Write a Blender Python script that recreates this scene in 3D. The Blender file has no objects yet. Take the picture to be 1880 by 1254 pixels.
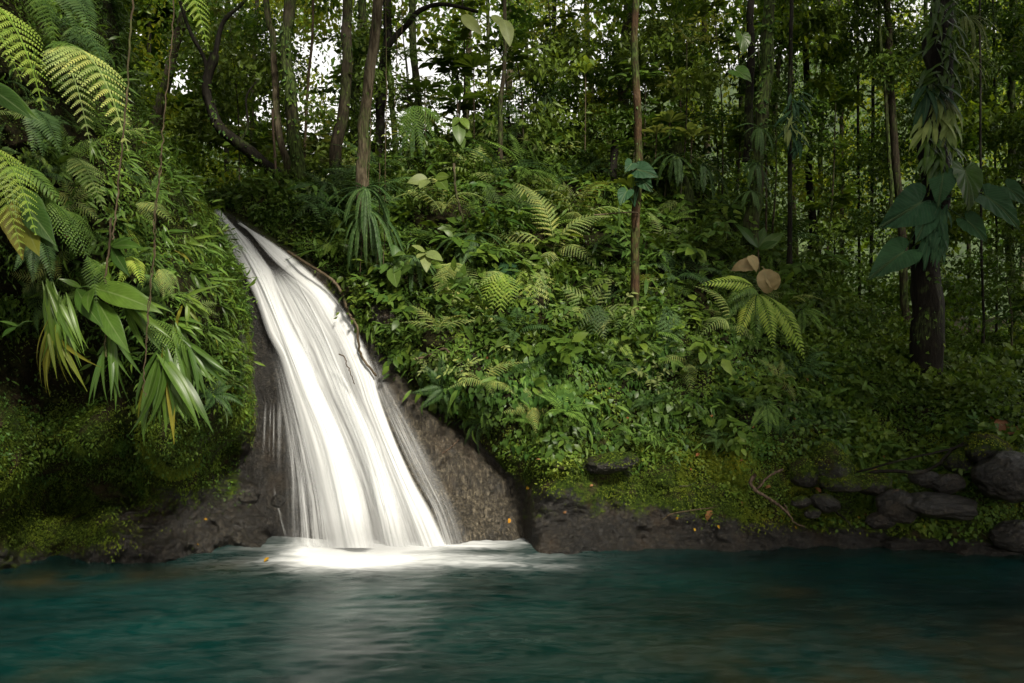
SUNP = (44, 150, 4.3, 10)      # elevation, azimuth, strength, angle
SKY = .15
EXPO = 0.84
SPRAY = True
HOLE = (-3.0, 0.8, 6.8, 8.6)  # gap in the unseen canopy, placed to let sun in and shade the sides
import bpy, math, random
import numpy as np
from mathutils import Vector, Matrix
from mathutils.bvhtree import BVHTree
rng = np.random.default_rng(7)
random.seed(7)
scene = bpy.context.scene
COL = scene.collection
# ------------------------------------------------------------------ camera model (28 mm lens, level, 2.6 m above the pool)
F, CX, CY, CH = 1462.0, 940.0, 627.0, 2.6
def P(px, py, Y):
    px = np.asarray(px, float); py = np.asarray(py, float); Y = np.asarray(Y, float)
    return np.stack([(px-CX)/F*Y, Y + 0*px, CH-(py-CY)/F*Y], -1)
def nrm(v):
    v = np.asarray(v, float)
    return v/np.maximum(np.linalg.norm(v, axis=-1, keepdims=True), 1e-9)
# ------------------------------------------------------------------ vectorised gradient noise
_perm = np.random.default_rng(3).permutation(256)
_perm = np.concatenate([_perm, _perm, _perm])
_grad = nrm(np.random.default_rng(4).normal(size=(256, 3)))
def noise3(p):
    p = np.asarray(p, float); sh = p.shape[:-1]; p = p.reshape(-1, 3)
    i = np.floor(p).astype(int); f = p-i; i = i & 255
    w = f*f*f*(f*(f*6-15)+10)
    out = np.zeros(len(p))
    for dx in (0, 1):
        for dy in (0, 1):
            for dz in (0, 1):
                h = _perm[_perm[_perm[(i[:, 0]+dx) & 255]+((i[:, 1]+dy) & 255)]+((i[:, 2]+dz) & 255)]
                g = _grad[h]
                d = f-np.array([dx, dy, dz])
                ww = (w[:, 0] if dx else 1-w[:, 0])*(w[:, 1] if dy else 1-w[:, 1])*(w[:, 2] if dz else 1-w[:, 2])
                out += ww*(g*d).sum(1)
    return (out*1.6).reshape(sh)
def fbm(p, o=4, s=1.0, g=.5):
    p = np.asarray(p, float)*s; a = 1.; r = 0
    for k in range(o):
        r = r+a*noise3(p+17.3*k); p = p*2.03; a *= g
    return r
def sstep(a, b, x):
    t = np.clip((np.asarray(x, float)-a)/(b-a), 0, 1); return t*t*(3-2*t)
# ------------------------------------------------------------------ mesh and object helpers
def mesh(name, V, faces, mats=None, attrs=None, uv=None, smooth=True, fmat=None):
    V = np.asarray(V, np.float32).reshape(-1, 3)
    faces = [np.asarray(f, np.int32) for f in faces if len(f)]
    me = bpy.data.meshes.new(name)
    me.vertices.add(len(V)); me.vertices.foreach_set('co', V.ravel())
    nl = sum(f.size for f in faces); nf = sum(len(f) for f in faces)
    me.loops.add(nl); me.polygons.add(nf)
    li = np.concatenate([f.ravel() for f in faces])
    sz = np.concatenate([np.full(len(f), f.shape[1], np.int32) for f in faces])
    me.loops.foreach_set('vertex_index', li)
    st = np.zeros(nf, np.int32); st[1:] = np.cumsum(sz)[:-1]
    me.polygons.foreach_set('loop_start', st)
    me.polygons.foreach_set('loop_total', sz)
    me.polygons.foreach_set('use_smooth', np.full(nf, smooth))
    for m in (mats or []): me.materials.append(m)
    if fmat is not None: me.polygons.foreach_set('material_index', np.asarray(fmat, np.int32))
    for k, a in (attrs or {}).items():
        at = me.attributes.new(k, 'FLOAT', 'POINT'); at.data.foreach_set('value', np.asarray(a, np.float32).ravel())
    if uv is not None:
        u = me.uv_layers.new(name='UVMap'); u.data.foreach_set('uv', np.asarray(uv, np.float32)[li].ravel())
    me.update(calc_edges=True)
    return me
def obj(name, me, parent=None, loc=None, M=None):
    o = bpy.data.objects.new(name, me); COL.objects.link(o)
    if parent is not None: o.parent = parent
    if M is not None: o.matrix_basis = M
    elif loc is not None: o.location = [float(a) for a in loc]
    return o
def tag(o, label=None, cat=None, group=None, kind=None):
    if label: o['label'] = label
    if cat: o['category'] = cat
    if group: o['group'] = group
    if kind: o['kind'] = kind
    return o
def empty(name, loc):
    o = bpy.data.objects.new(name, None); COL.objects.link(o); o.location = [float(a) for a in loc]
    o.empty_display_size = .1
    return o
def mat4(R, T):
    m = np.eye(4); m[:3, :3] = R; m[:3, 3] = T
    return Matrix(m.tolist())
def gridf(R, C, close=False):
    r = np.arange(R-1)[:, None]; c = np.arange(C-1 if not close else C)[None]
    c1 = (c+1) % C
    return np.stack([r*C+c, r*C+c1, (r+1)*C+c1, (r+1)*C+c], -1).reshape(-1, 4)
class MB:
    """collects pieces of one mesh"""
    def __init__(s): s.V = []; s.F4 = []; s.F3 = []; s.n = 0; s.r = []
    def add(s, V, F4=None, F3=None, r=None):
        V = np.asarray(V).reshape(-1, 3)
        s.V.append(V)
        if F4 is not None and len(F4): s.F4.append(np.asarray(F4)+s.n)
        if F3 is not None and len(F3): s.F3.append(np.asarray(F3)+s.n)
        s.r.append(np.full(len(V), rng.random() if r is None else r) if np.ndim(r) == 0 else r); s.n += len(V)
    def t(s, tmpl, M, T, r=None): s.add(tmpl[0]@np.asarray(M).T+np.asarray(T), tmpl[1], tmpl[2], r)
    def mesh(s, name, mat, smooth=True):
        return mesh(name, np.concatenate(s.V), [np.concatenate(f) for f in (s.F4, s.F3) if f], [mat], {'rnd': np.concatenate(s.r)}, smooth=smooth)
    def tmpl(s):
        return (np.concatenate(s.V), np.concatenate(s.F4) if s.F4 else np.zeros((0, 4), int), np.concatenate(s.F3) if s.F3 else np.zeros((0, 3), int))
def scatter(name, tm, M, T, rnd, mat, smooth=False):
    """many copies of one leaf shape as ONE mesh"""
    V, F4, F3 = tm; N = len(T); n = len(V)
    VV = np.einsum('nij,vj->nvi', M, V)+T[:, None]
    off = (np.arange(N)*n)[:, None, None]
    fs = []
    if len(F4): fs.append((F4[None]+off).reshape(-1, 4))
    if len(F3): fs.append((F3[None]+off).reshape(-1, 3))
    return mesh(name, VV.reshape(-1, 3), fs, [mat], {'rnd': np.repeat(rnd, n)}, smooth=smooth)
def frames(y, z, s):
    """rotation*scale whose Y axis follows y and Z axis lies near z"""
    y = nrm(y); x = nrm(np.cross(y, z)); z = np.cross(x, y)
    s = np.asarray(s, float)
    if s.ndim == 0: s = np.full(y.shape[:-1], float(s))
    return np.stack([x, y, z], -1)*s[..., None, None]
def cat_rom(pts, n):
    pts = np.asarray(pts, float); 
    if len(pts) == 2: t = np.linspace(0, 1, n)[:, None]; return pts[0]*(1-t)+pts[1]*t
    q = np.vstack([2*pts[0]-pts[1], pts, 2*pts[-1]-pts[-2]]); out = []
    for s in np.linspace(0, len(pts)-1-1e-6, n):
        i = int(s); t = s-i; a, b, c, d = q[i:i+4]
        out.append(.5*((2*b)+(-a+c)*t+(2*a-5*b+4*c-d)*t*t+(-a+3*b-3*c+d)*t**3))
    return np.array(out)
def tube(path, rad, sides=10, rough=0., rs=6., seed=0):
    path = np.asarray(path, float); n = len(path)
    rad = np.asarray(rad, float)*np.ones(n)
    T = nrm(np.gradient(path, axis=0)); ref = np.array([.13, 1, .05])
    X = nrm(np.cross(T, ref)); Yv = np.cross(T, X)
    a = np.linspace(0, 2*np.pi, sides, endpoint=False)
    ring = X[:, None]*np.cos(a)[None, :, None]+Yv[:, None]*np.sin(a)[None, :, None]
    V = path[:, None]+ring*rad[:, None, None]
    if rough:
        d = fbm(V*np.array([1, 1, .45]), 3, rs)+.0
        V = V+ring*(d*rough)[..., None]*rad[:, None, None]
    return V.reshape(-1, 3), gridf(n, sides, True), np.zeros((0, 3), int)
# ------------------------------------------------------------------ materials
def newmat(name):
    m = bpy.data.materials.new(name); m.use_nodes = True
    nt = m.node_tree; nt.nodes.clear(); return m, nt
def N(nt, t, ins=None, **kw):
    n = nt.nodes.new(t)
    for k, v in kw.items(): setattr(n, k, v)
    for k, v in (ins or {}).items():
        if isinstance(v, bpy.types.NodeSocket): nt.links.new(v, n.inputs[k])
        else: n.inputs[k].default_value = v
    return n
def c4(c): return (c[0], c[1], c[2], 1)
def ramp(nt, fac, stops, interp='LINEAR'):
    r = N(nt, 'ShaderNodeValToRGB'); cr = r.color_ramp; cr.interpolation = interp
    while len(cr.elements) < len(stops): cr.elements.new(.5)
    for e, (p, c) in zip(cr.elements, stops): e.position = p; e.color = c4(c) if len(c) == 3 else c
    nt.links.new(fac, r.inputs[0]); return r.outputs[0]
def math_(nt, op, a, b=None, c=None, clamp=False):
    n = N(nt, 'ShaderNodeMath', operation=op, use_clamp=clamp)
    for i, v in enumerate((a, b, c)):
        if v is None: continue
        if isinstance(v, bpy.types.NodeSocket): nt.links.new(v, n.inputs[i])
        else: n.inputs[i].default_value = v
    return n.outputs[0]
def noise_(nt, scale, vec=None, detail=3, rough=.55, dist=0):
    n = N(nt, 'ShaderNodeTexNoise', {'Scale': scale, 'Detail': detail, 'Roughness': rough, 'Distortion': dist})
    if vec is not None: nt.links.new(vec, n.inputs['Vector'])
    return n.outputs['Fac']
def mapped(nt, src, scale=(1, 1, 1), rot=(0, 0, 0)):
    m = N(nt, 'ShaderNodeMapping'); m.inputs['Scale'].default_value = scale; m.inputs['Rotation'].default_value = rot
    nt.links.new(src, m.inputs['Vector']); return m.outputs[0]
def mixc(nt, f, a, b, mode='MIX'):
    n = N(nt, 'ShaderNodeMix', data_type='RGBA', blend_type=mode)
    for k, v in ((0, f), (6, a), (7, b)):
        if isinstance(v, bpy.types.NodeSocket): nt.links.new(v, n.inputs[k])
        else: n.inputs[k].default_value = v if k == 0 else c4(v)
    return n.outputs[2]
def leafmat(name, cols, rough=.42, trans=.3, spec=.3, glow=1.6):
    m, nt = newmat(name)
    at = N(nt, 'ShaderNodeAttribute', attribute_name='rnd').outputs['Fac']
    oi = N(nt, 'ShaderNodeObjectInfo').outputs['Random']
    f = math_(nt, 'MULTIPLY_ADD', oi, .34, math_(nt, 'MULTIPLY', at, .66))
    n = len(cols)
    c = ramp(nt, f, [((i+.5)/n, k) for i, k in enumerate(cols)])
    g = N(nt, 'ShaderNodeNewGeometry').outputs['Position']
    v = N(nt, 'ShaderNodeMapRange', {'Value': noise_(nt, 9, g, 2), 'To Min': .62, 'To Max': 1.38}).outputs[0]
    v2 = N(nt, 'ShaderNodeMapRange', {'Value': noise_(nt, .9, g, 1), 'From Min': .3, 'From Max': .7, 'To Min': .75, 'To Max': 1.25}).outputs[0]
    hs = N(nt, 'ShaderNodeHueSaturation', {'Color': c, 'Value': math_(nt, 'MULTIPLY', v, v2), 'Saturation': 1.06}).outputs[0]
    lu = N(nt, 'ShaderNodeAttribute', attribute_name='lu').outputs['Fac']; lt = N(nt, 'ShaderNodeAttribute', attribute_name='lt').outputs['Fac']; hero = N(nt, 'ShaderNodeAttribute', attribute_name='hero').outputs['Fac']
    au = math_(nt, 'ABSOLUTE', lu)
    mid = N(nt, 'ShaderNodeMapRange', {'Value': au, 'From Min': .1, 'From Max': .03}).outputs[0]
    lat = math_(nt, 'POWER', math_(nt, 'ABSOLUTE', math_(nt, 'SINE', math_(nt, 'MULTIPLY', math_(nt, 'MULTIPLY_ADD', au, -.3, lt), 34.))), 14.)
    ve = math_(nt, 'MULTIPLY', math_(nt, 'MAXIMUM', mid, math_(nt, 'MULTIPLY', lat, .3)), math_(nt, 'MULTIPLY', hero, .3))
    hs = mixc(nt, ve, hs, (.16, .2, .09))
    bs = N(nt, 'ShaderNodeBsdfPrincipled', {'Base Color': hs, 'Roughness': rough, 'Specular IOR Level': spec*.45})
    tr = N(nt, 'ShaderNodeBsdfTranslucent', {'Color': mixc(nt, 1., hs, (1.25*glow, 1.15*glow, .55*glow), 'MULTIPLY')})
    mx = N(nt, 'ShaderNodeMixShader', {0: trans*.85, 1: bs.outputs[0], 2: tr.outputs[0]})
    out = N(nt, 'ShaderNodeOutputMaterial', {'Surface': mx.outputs[0]})
    return m
def barkmat(name, dark, light, moss=.3, mosscol=(.024, .036, .008), bump=.9, sc=20.):
    m, nt = newmat(name)
    g = N(nt, 'ShaderNodeNewGeometry').outputs['Position']
    st = mapped(nt, g, (1, 1, .22))
    n1 = noise_(nt, sc, st, 6, .65); n2 = noise_(nt, 1.7, g, 4, .6, .4); n3 = noise_(nt, 38, st, 3)
    c = ramp(nt, math_(nt, 'MULTIPLY_ADD', n3, .4, math_(nt, 'MULTIPLY', n1, .6)), [(.38, dark), (.5, [(.6*a+.4*b) for a, b in zip(dark, light)]), (.62, light)])
    pale = ramp(nt, noise_(nt, 2.6, mapped(nt, g, (1, 1, .5)), 4), [(.56, (0, 0, 0)), (.62, (1, 1, 1))])
    c = mixc(nt, math_(nt, 'MULTIPLY', pale, .35), c, [min(.5, 1.6*a+.02) for a in light])
    mf = ramp(nt, math_(nt, 'ADD', n2, math_(nt, 'MULTIPLY', n3, .15)), [(.72-.5*moss, (0, 0, 0)), (.86-.45*moss, (1, 1, 1))])
    c = mixc(nt, mf, c, mixc(nt, ramp(nt, n3, [(.4, (0, 0, 0)), (.62, (1, 1, 1))]), [.35*a for a in mosscol], [2.2*a for a in mosscol]))
    b = N(nt, 'ShaderNodeBump', {'Strength': bump, 'Distance': .03, 'Height': math_(nt, 'ADD', n1, math_(nt, 'MULTIPLY', n3, .4))})
    bs = N(nt, 'ShaderNodeBsdfPrincipled', {'Base Color': c, 'Roughness': .8, 'Specular IOR Level': .12, 'Normal': b.outputs[0]})
    N(nt, 'ShaderNodeOutputMaterial', {'Surface': bs.outputs[0]})
    return m
def rockmat(name, soil_attr=True):
    """wet volcanic rock, moss and leaf litter where the 'moss' attribute says so, slanting striations on the 'slab'"""
    m, nt = newmat(name)
    g = N(nt, 'ShaderNodeNewGeometry').outputs['Position']
    n1 = noise_(nt, 2.3, g, 8, .62, .3); n2 = noise_(nt, 22, g, 6, .7); n4 = noise_(nt, 70, g, 3, .6)
    # striation direction runs down the slab
    st = mapped(nt, g, (9, 9, 1.1), (0, math.radians(-28), 0)); n3 = noise_(nt, 3.2, st, 6, .7, .6)
    slab = N(nt, 'ShaderNodeAttribute', attribute_name='slab').outputs['Fac']
    moss = N(nt, 'ShaderNodeAttribute', attribute_name='moss').outputs['Fac']
    tex = N(nt, 'ShaderNodeMix', {0: slab, 2: n2, 3: math_(nt, 'MULTIPLY_ADD', n3, .75, math_(nt, 'MULTIPLY', n2, .25))}).outputs[0]
    c = ramp(nt, tex, [(.38, (.003, .0025, .0015)), (.48, (.016, .013, .008)), (.55, (.042, .035, .024)), (.63, (.10, .086, .06)), (.7, (.17, .15, .11))])
    big = N(nt, 'ShaderNodeMapRange', {'Value': n1, 'From Min': .3, 'From Max': .7, 'To Min': .35, 'To Max': 1.25}).outputs[0]
    c = N(nt, 'ShaderNodeHueSaturation', {'Color': c, 'Value': big}).outputs[0]
    c = N(nt, 'ShaderNodeHueSaturation', {'Color': c, 'Value': math_(nt, 'MULTIPLY_ADD', slab, 1.15, .36)}).outputs[0]
    rust = ramp(nt, noise_(nt, 1.4, g, 5, .6), [(.55, (0, 0, 0)), (.7, (1, 1, 1))])
    c = mixc(nt, math_(nt, 'MULTIPLY', rust, .35), c, (.05, .032, .017))
    mf = math_(nt, 'ADD', moss, math_(nt, 'MULTIPLY_ADD', n1, 1.5, -.75))
    mf = math_(nt, 'ADD', mf, math_(nt, 'MULTIPLY_ADD', n2, 1., -.5))
    mf = ramp(nt, mf, [(.42, (0, 0, 0)), (.62, (1, 1, 1))])
    mc = ramp(nt, n2, [(.36, (.004, .007, .001)), (.5, (.018, .032, .004)), (.64, (.055, .078, .009))])
    mc = mixc(nt, ramp(nt, noise_(nt, 4, g, 3), [(.5, (0, 0, 0)), (.66, (1, 1, 1))]), mc, (.028, .022, .012))
    c = mixc(nt, mf, c, mc)
    soil_shade = N(nt, 'ShaderNodeAttribute', attribute_name='soil_shade').outputs['Fac']
    c = mixc(nt, math_(nt, 'MULTIPLY', soil_shade, .85), c, ramp(nt, n2, [(.4, (.004, .004, .002)), (.62, (.018, .013, .007))]))  # dark humus colour that also deepens the shade between the plants
    h = math_(nt, 'ADD', math_(nt, 'MULTIPLY', tex, 1.), math_(nt, 'MULTIPLY', n4, .35))
    h = math_(nt, 'ADD', h, math_(nt, 'MULTIPLY', n1, 1.2))
    b = N(nt, 'ShaderNodeBump', {'Strength': .9, 'Distance': .05, 'Height': h})
    rg = math_(nt, 'MULTIPLY_ADD', mf, .5, .34)
    bs = N(nt, 'ShaderNodeBsdfPrincipled', {'Base Color': c, 'Roughness': rg, 'Specular IOR Level': math_(nt, 'MULTIPLY_ADD', mf, -.34, .4), 'Normal': b.outputs[0]})
    N(nt, 'ShaderNodeOutputMaterial', {'Surface': bs.outputs[0]})
    return m
G = dict(
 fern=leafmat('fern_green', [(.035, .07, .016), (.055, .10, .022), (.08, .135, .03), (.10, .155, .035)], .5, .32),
 fern_bright=leafmat('fern_painted_sun_green', [(.11, .18, .03), (.16, .23, .045), (.2, .26, .055), (.26, .29, .065)], .5, .35),  # yellow green fronds with sunlit brightness put into the colour
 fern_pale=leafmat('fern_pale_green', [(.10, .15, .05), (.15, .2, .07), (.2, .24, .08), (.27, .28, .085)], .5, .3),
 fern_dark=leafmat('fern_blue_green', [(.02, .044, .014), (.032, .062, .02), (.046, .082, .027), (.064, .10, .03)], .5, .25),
 creeper=leafmat('creeper_green', [(.02, .05, .012), (.035, .075, .017), (.055, .10, .02), (.085, .135, .025), (.12, .16, .03)], .45, .28),
 heart=leafmat('heart_leaf_green', [(.02, .048, .012), (.033, .07, .017), (.05, .09, .02), (.078, .118, .027)], .38, .25),
 mossy=leafmat('moss_leaf_yellow_green', [(.03, .055, .01), (.06, .09, .014), (.10, .13, .018), (.16, .17, .022)], .6, .3),
 broad=leafmat('broad_leaf_green', [(.022, .046, .010), (.038, .07, .013), (.06, .095, .018), (.09, .128, .024)], .36, .28),
 glossy=leafmat('glossy_strap_green', [(.015, .038, .008), (.028, .058, .011), (.046, .084, .015), (.076, .12, .02)], .34, .2, .4),
 yellow=leafmat('yellowing_leaf', [(.10, .11, .018), (.15, .135, .025), (.07, .095, .015), (.17, .14, .03)], .45, .35),
 blue=leafmat('blue_green_leaf', [(.010, .032, .016), (.015, .042, .02), (.022, .056, .026), (.03, .07, .028)], .5, .12, .2),
 olive=leafmat('pale_olive_leaf', [(.09, .12, .045), (.12, .145, .05), (.15, .17, .07)], .45, .25),
 dry=leafmat('dry_brown_leaf', [(.12, .05, .022), (.17, .075, .03), (.22, .12, .06), (.09, .035, .02)], .6, .15),
 drytan=leafmat('dry_tan_leaf', [(.22, .18, .09), (.27, .22, .12), (.2, .15, .08)], .65, .15),
 yfall=leafmat('fallen_yellow_leaf', [(.24, .13, .02), (.28, .18, .03), (.2, .08, .02)], .5, .15),
 forest=leafmat('forest_leaf', [(.012, .03, .007), (.03, .062, .012), (.06, .11, .018), (.11, .16, .022), (.2, .22, .035)], .42, .45, .4, 2.1),
 canopy=leafmat('shade_canopy_leaf', [(.03, .06, .012), (.05, .09, .016), (.08, .12, .02)], .5, .35),
)
B = dict(
 brown=barkmat('bark_brown_grey', (.010, .008, .0045), (.052, .042, .026), .35),
 mossy=barkmat('bark_mossy', (.009, .008, .004), (.05, .042, .025), .6),
 pale=barkmat('bark_pale_streaked', (.022, .016, .009), (.105, .088, .055), .3),
 red=barkmat('bark_red_brown', (.018, .010, .005), (.07, .042, .02), .4),
 dark=barkmat('bark_dark', (.003, .0025, .0015), (.013, .011, .007), .15),
 vine=barkmat('vine_bark', (.028, .021, .012), (.08, .06, .036), .12, bump=.2),
 twig=barkmat('twig_bark', (.03, .02, .014), (.11, .08, .055), .1, bump=.2),
)
ROCK = rockmat('wet_rock_and_moss')
# ------------------------------------------------------------------ terrain: smooth depth fields through sculpted control points
def tps(pts):
    pts = np.asarray(pts, float); X = pts[:, :2]/200.; y = pts[:, 2]; n = len(X)
    def k(r2): return np.where(r2 > 1e-12, .5*r2*np.log(np.maximum(r2, 1e-12)), 0)
    A = k(((X[:, None]-X[None])**2).sum(-1))+np.eye(n)*.02
    Pm = np.hstack([np.ones((n, 1)), X])
    w = np.linalg.solve(np.block([[A, Pm], [Pm.T, np.zeros((3, 3))]]), np.concatenate([y, np.zeros(3)]))
    def f(px, py):
        px = np.asarray(px, float); py = np.asarray(py, float); q = np.stack([px+0*py, py+0*px], -1)/200.; sh = q.shape[:-1]; q = q.reshape(-1, 2)
        out = np.empty(len(q))
        for i in range(0, len(q), 20000):
            b = q[i:i+20000]
            out[i:i+20000] = k(((b[:, None]-X[None])**2).sum(-1))@w[:n]+w[n]+b@w[n+1:]
        return out.reshape(sh)
    return f
BANK = tps([(395, 380, 13.2), (450, 400, 13.0), (520, 440, 12.9), (420, 500, 12.4), (480, 600, 11.9), (480, 800, 11.3), (520, 1003, 10.5),
 (560, 520, 12.4), (560, 700, 11.5), (620, 850, 10.9), (650, 1000, 10.35), (620, 520, 12.6), (690, 640, 12.0), (760, 780, 11.2), (850, 850, 10.9),
 (850, 1000, 10.25), (800, 900, 10.7), (930, 900, 10.75), (955, 990, 10.3), (905, 830, 11.1), (830, 760, 11.4), (985, 990, 9.9), (1000, 900, 10.05), (955, 820, 10.6),
 (890, 740, 10.9), (810, 690, 11.2), (720, 610, 11.8), (1100, 1000, 9.9), (1300, 1000, 10.0), (1500, 995, 10.0), (1700, 1000, 9.95), (1880, 1015, 9.7),
 (2100, 1030, 9.4), (2500, 1050, 8.6), (1100, 910, 10.1), (1300, 925, 10.15), (1500, 945, 10.25), (1100, 860, 10.35), (1300, 880, 10.5), (1000, 760, 10.7),
 (1100, 700, 11.1), (1300, 760, 10.95), (1300, 700, 11.3), (1500, 850, 10.8), (1500, 760, 11.3), (900, 600, 11.8), (1000, 560, 12.0),
 (1200, 600, 12.0), (1400, 620, 12.2), (1500, 700, 12.0), (800, 500, 12.6), (900, 400, 13.6), (1100, 450, 13.4), (1300, 450, 14.2), (1100, 350, 15.2),
 (900, 300, 15.2), (800, 380, 13.8), (690, 545, 12.2), (680, 430, 13.2), (700, 340, 14.5), (600, 430, 13.2), (560, 350, 13.8), (480, 340, 13.8), (400, 345, 13.9),
 (800, 260, 16.5), (900, 220, 17), (1050, 230, 17.5), (1200, 290, 17), (1350, 380, 16.5), (1500, 540, 15), (1650, 640, 14.2), (1650, 600, 16),
 (1800, 660, 14.5), (1800, 640, 17), (1700, 695, 12.8), (1700, 900, 10.5), (1700, 800, 11.4), (1880, 900, 10.3), (1880, 800, 11), (1880, 700, 13),
 (2200, 700, 13), (2200, 850, 10.5), (2500, 850, 9.5), (2500, 650, 14), (200, 500, 14.5), (-300, 500, 14.5), (200, 900, 12.5), (-300, 900, 12.5), (-600, 700, 13), (200, 340, 16), (-300, 330, 16)])
RX = [-700, 380, 450, 520, 600, 700, 800, 900, 1050, 1200, 1350, 1500, 1650, 1800, 2100, 2700]
RY = [330, 352, 334, 335, 322, 302, 262, 224, 232, 290, 380, 520, 602, 640, 650, 650]
def smask(x, xs, ys): return np.interp(x, xs, ys)
# slab's right edge (x for a given y), rock ledge's upper edge (y for a given x)
def slab_edge(py): return np.interp(py, [368, 380, 410, 445, 476, 528, 594, 660, 750, 800, 880, 990], [340, 400, 462, 518, 562, 622, 672, 712, 800, 870, 945, 968])
def ledge_top(px): return np.interp(px, [960, 1000, 1100, 1200, 1300, 1400, 1500, 1640, 1880, 2600], [845, 862, 868, 890, 905, 948, 965, 985, 1000, 1020])
def make_bank():
    C, R1, R2 = 560, 330, 46
    px = np.linspace(-700, 2700, C)
    u = np.linspace(0, 1, R1)**.92
    ridge = np.interp(px, RX, RY)+8*fbm(np.stack([px*.012, px*0, px*0], -1), 3)
    PX = np.repeat(px[None], R1, 0); PY = 1110+(ridge[None]-1110)*u[:, None]
    D = BANK(PX, PY)
    Pt = P(PX, PY, D)
    slab = sstep(8, -14, PX-slab_edge(PY))*sstep(375, 395, PX)*sstep(366, 380, PY)
    ledge = sstep(-10, 12, PY-ledge_top(PX))*(1-slab)
    veg = (1-slab)*(1-ledge)
    wall = sstep(900, 1010, PY)*sstep(985, 965, PX)
    d = veg*(.36*fbm(Pt, 4, .95)+.12*fbm(Pt, 3, 3.5))
    rq = Pt@np.array([[.88, 0, .47], [0, 1, 0], [-.47, 0, .88]]).T   # turned along the flow
    d += slab*(1-.75*np.exp(-((PX-(440+.32*(PY-380)+40))/110.)**2))*(.10*fbm(rq*np.array([2.2, 2.2, .35]), 4, 1.3)+.02*fbm(rq*np.array([9, 9, 1.]), 3, 2.))
    d += ledge*(.17*fbm(Pt, 5, 1.7, .55)-.06*np.abs(fbm(Pt, 3, 5.)))
    d += -.25*np.exp(-((PX-slab_edge(PY)+6)/14.)**2)*sstep(640, 760, PY)   # the groove beside the slab
    T = nrm(Pt-np.array([0, 0, CH]))
    Pt = Pt-T*d[..., None]
    # far side: forest floor running back from the ridge
    top = Pt[-1]; rows = []
    k = np.linspace(0, 1, R2+1)[1:]**1.6*46
    for q in k:
        rise = np.interp(px, [-700, 300, 700, 1000, 1500, 2700], [.10, .03, .03, .12, .05, .05])
        row = top.copy(); row[:, 0] = top[:, 0]*(1+q/top[:, 1]*.95); row[:, 1] = top[:, 1]+q
        row[:, 2] = top[:, 2]+rise*q-.35*sstep(0, 2, q)
        row[:, 2] += sstep(.5, 4, q)*.5*fbm(row*np.array([1, 1, 0]), 3, .35)
        rows.append(row)
    V = np.concatenate([Pt, np.array(rows)]); R = R1+R2
    ext = lambda a, f: np.concatenate([a, np.repeat(f*np.ones((1, C)), R2, 0)])
    moss = veg*.75+ledge*(.36+.5*sstep(70, 10, PY-ledge_top(PX))-.6*sstep(945, 980, PY))+slab*(-.35)
    moss += slab*.7*sstep(60, 20, slab_edge(PY)-PX)*sstep(960, 700, PY)
    moss = np.where((PX > 1500) & (ledge > .5), moss-.2, moss)
    me = mesh('hillside', V, [gridf(R, C)], [ROCK], {'moss': ext(moss, .8), 'slab': ext(slab*(.0+1.*sstep(-30, 60, PX-(470+.36*(PY-380))))*(.35+.65*sstep(640, 800, PY)), 0), 'soil_shade': ext(veg*sstep(840, 760, PY), 1)})
    return me, V, ext(PX, 0), np.concatenate([PY, np.repeat(PY[-1:], R2, 0)]), R, C, R1
bank_me, bank_V, bank_PX, bank_PY, bR, bC, bR1 = make_bank()
bank = tag(obj('hillside', bank_me), 'steep jungle bank rising from the pool to the forest floor', kind='structure')
# ---- left cliff
CLIFF = tps([(0, 1050, 9.0), (-500, 1100, 8.0), (200, 1030, 9.3), (350, 1010, 9.8), (500, 1003, 10.2), (0, 950, 9.05), (200, 960, 9.4), (350, 930, 10.1), (480, 900, 10.5),
 (95, 905, 10.7), (65, 930, 10.), (240, 880, 10.9), (180, 880, 10.5), (420, 840, 11.2), (20, 850, 8.6), (170, 805, 8.5), (300, 830, 8.6), (300, 895, 10.2), (230, 800, 9.5), (130, 760, 9.6), (330, 1000, 9.6), (60, 600, 9.2), (200, 730, 9.3), (30, 720, 9.2),
 (100, 480, 8.0), (250, 500, 8.0), (350, 550, 8.4), (420, 600, 9.3), (350, 700, 8.8), (430, 780, 9.9), (0, 300, 7.3), (100, 300, 7.5), (200, 300, 8.0), (300, 350, 8.9),
 (380, 420, 9.9), (100, 100, 7.7), (200, 150, 9.0), (0, 0, 7.3), (150, 0, 8.8), (-500, 300, 6.2), (-500, 700, 7.2), (-500, 0, 6.2), (0, -200, 8), (-500, -200, 7)])
def cliff_edge(py): return 9*fbm(np.stack([py*.018, py*0+3, py*0], -1), 3)+np.interp(py, [-220, 0, 100, 200, 290, 370, 420, 500, 560, 640, 700, 780, 850, 900, 960, 1003, 1120], [170, 196, 212, 250, 300, 368, 404, 425, 446, 452, 458, 466, 482, 500, 520, 533, 545])
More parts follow.
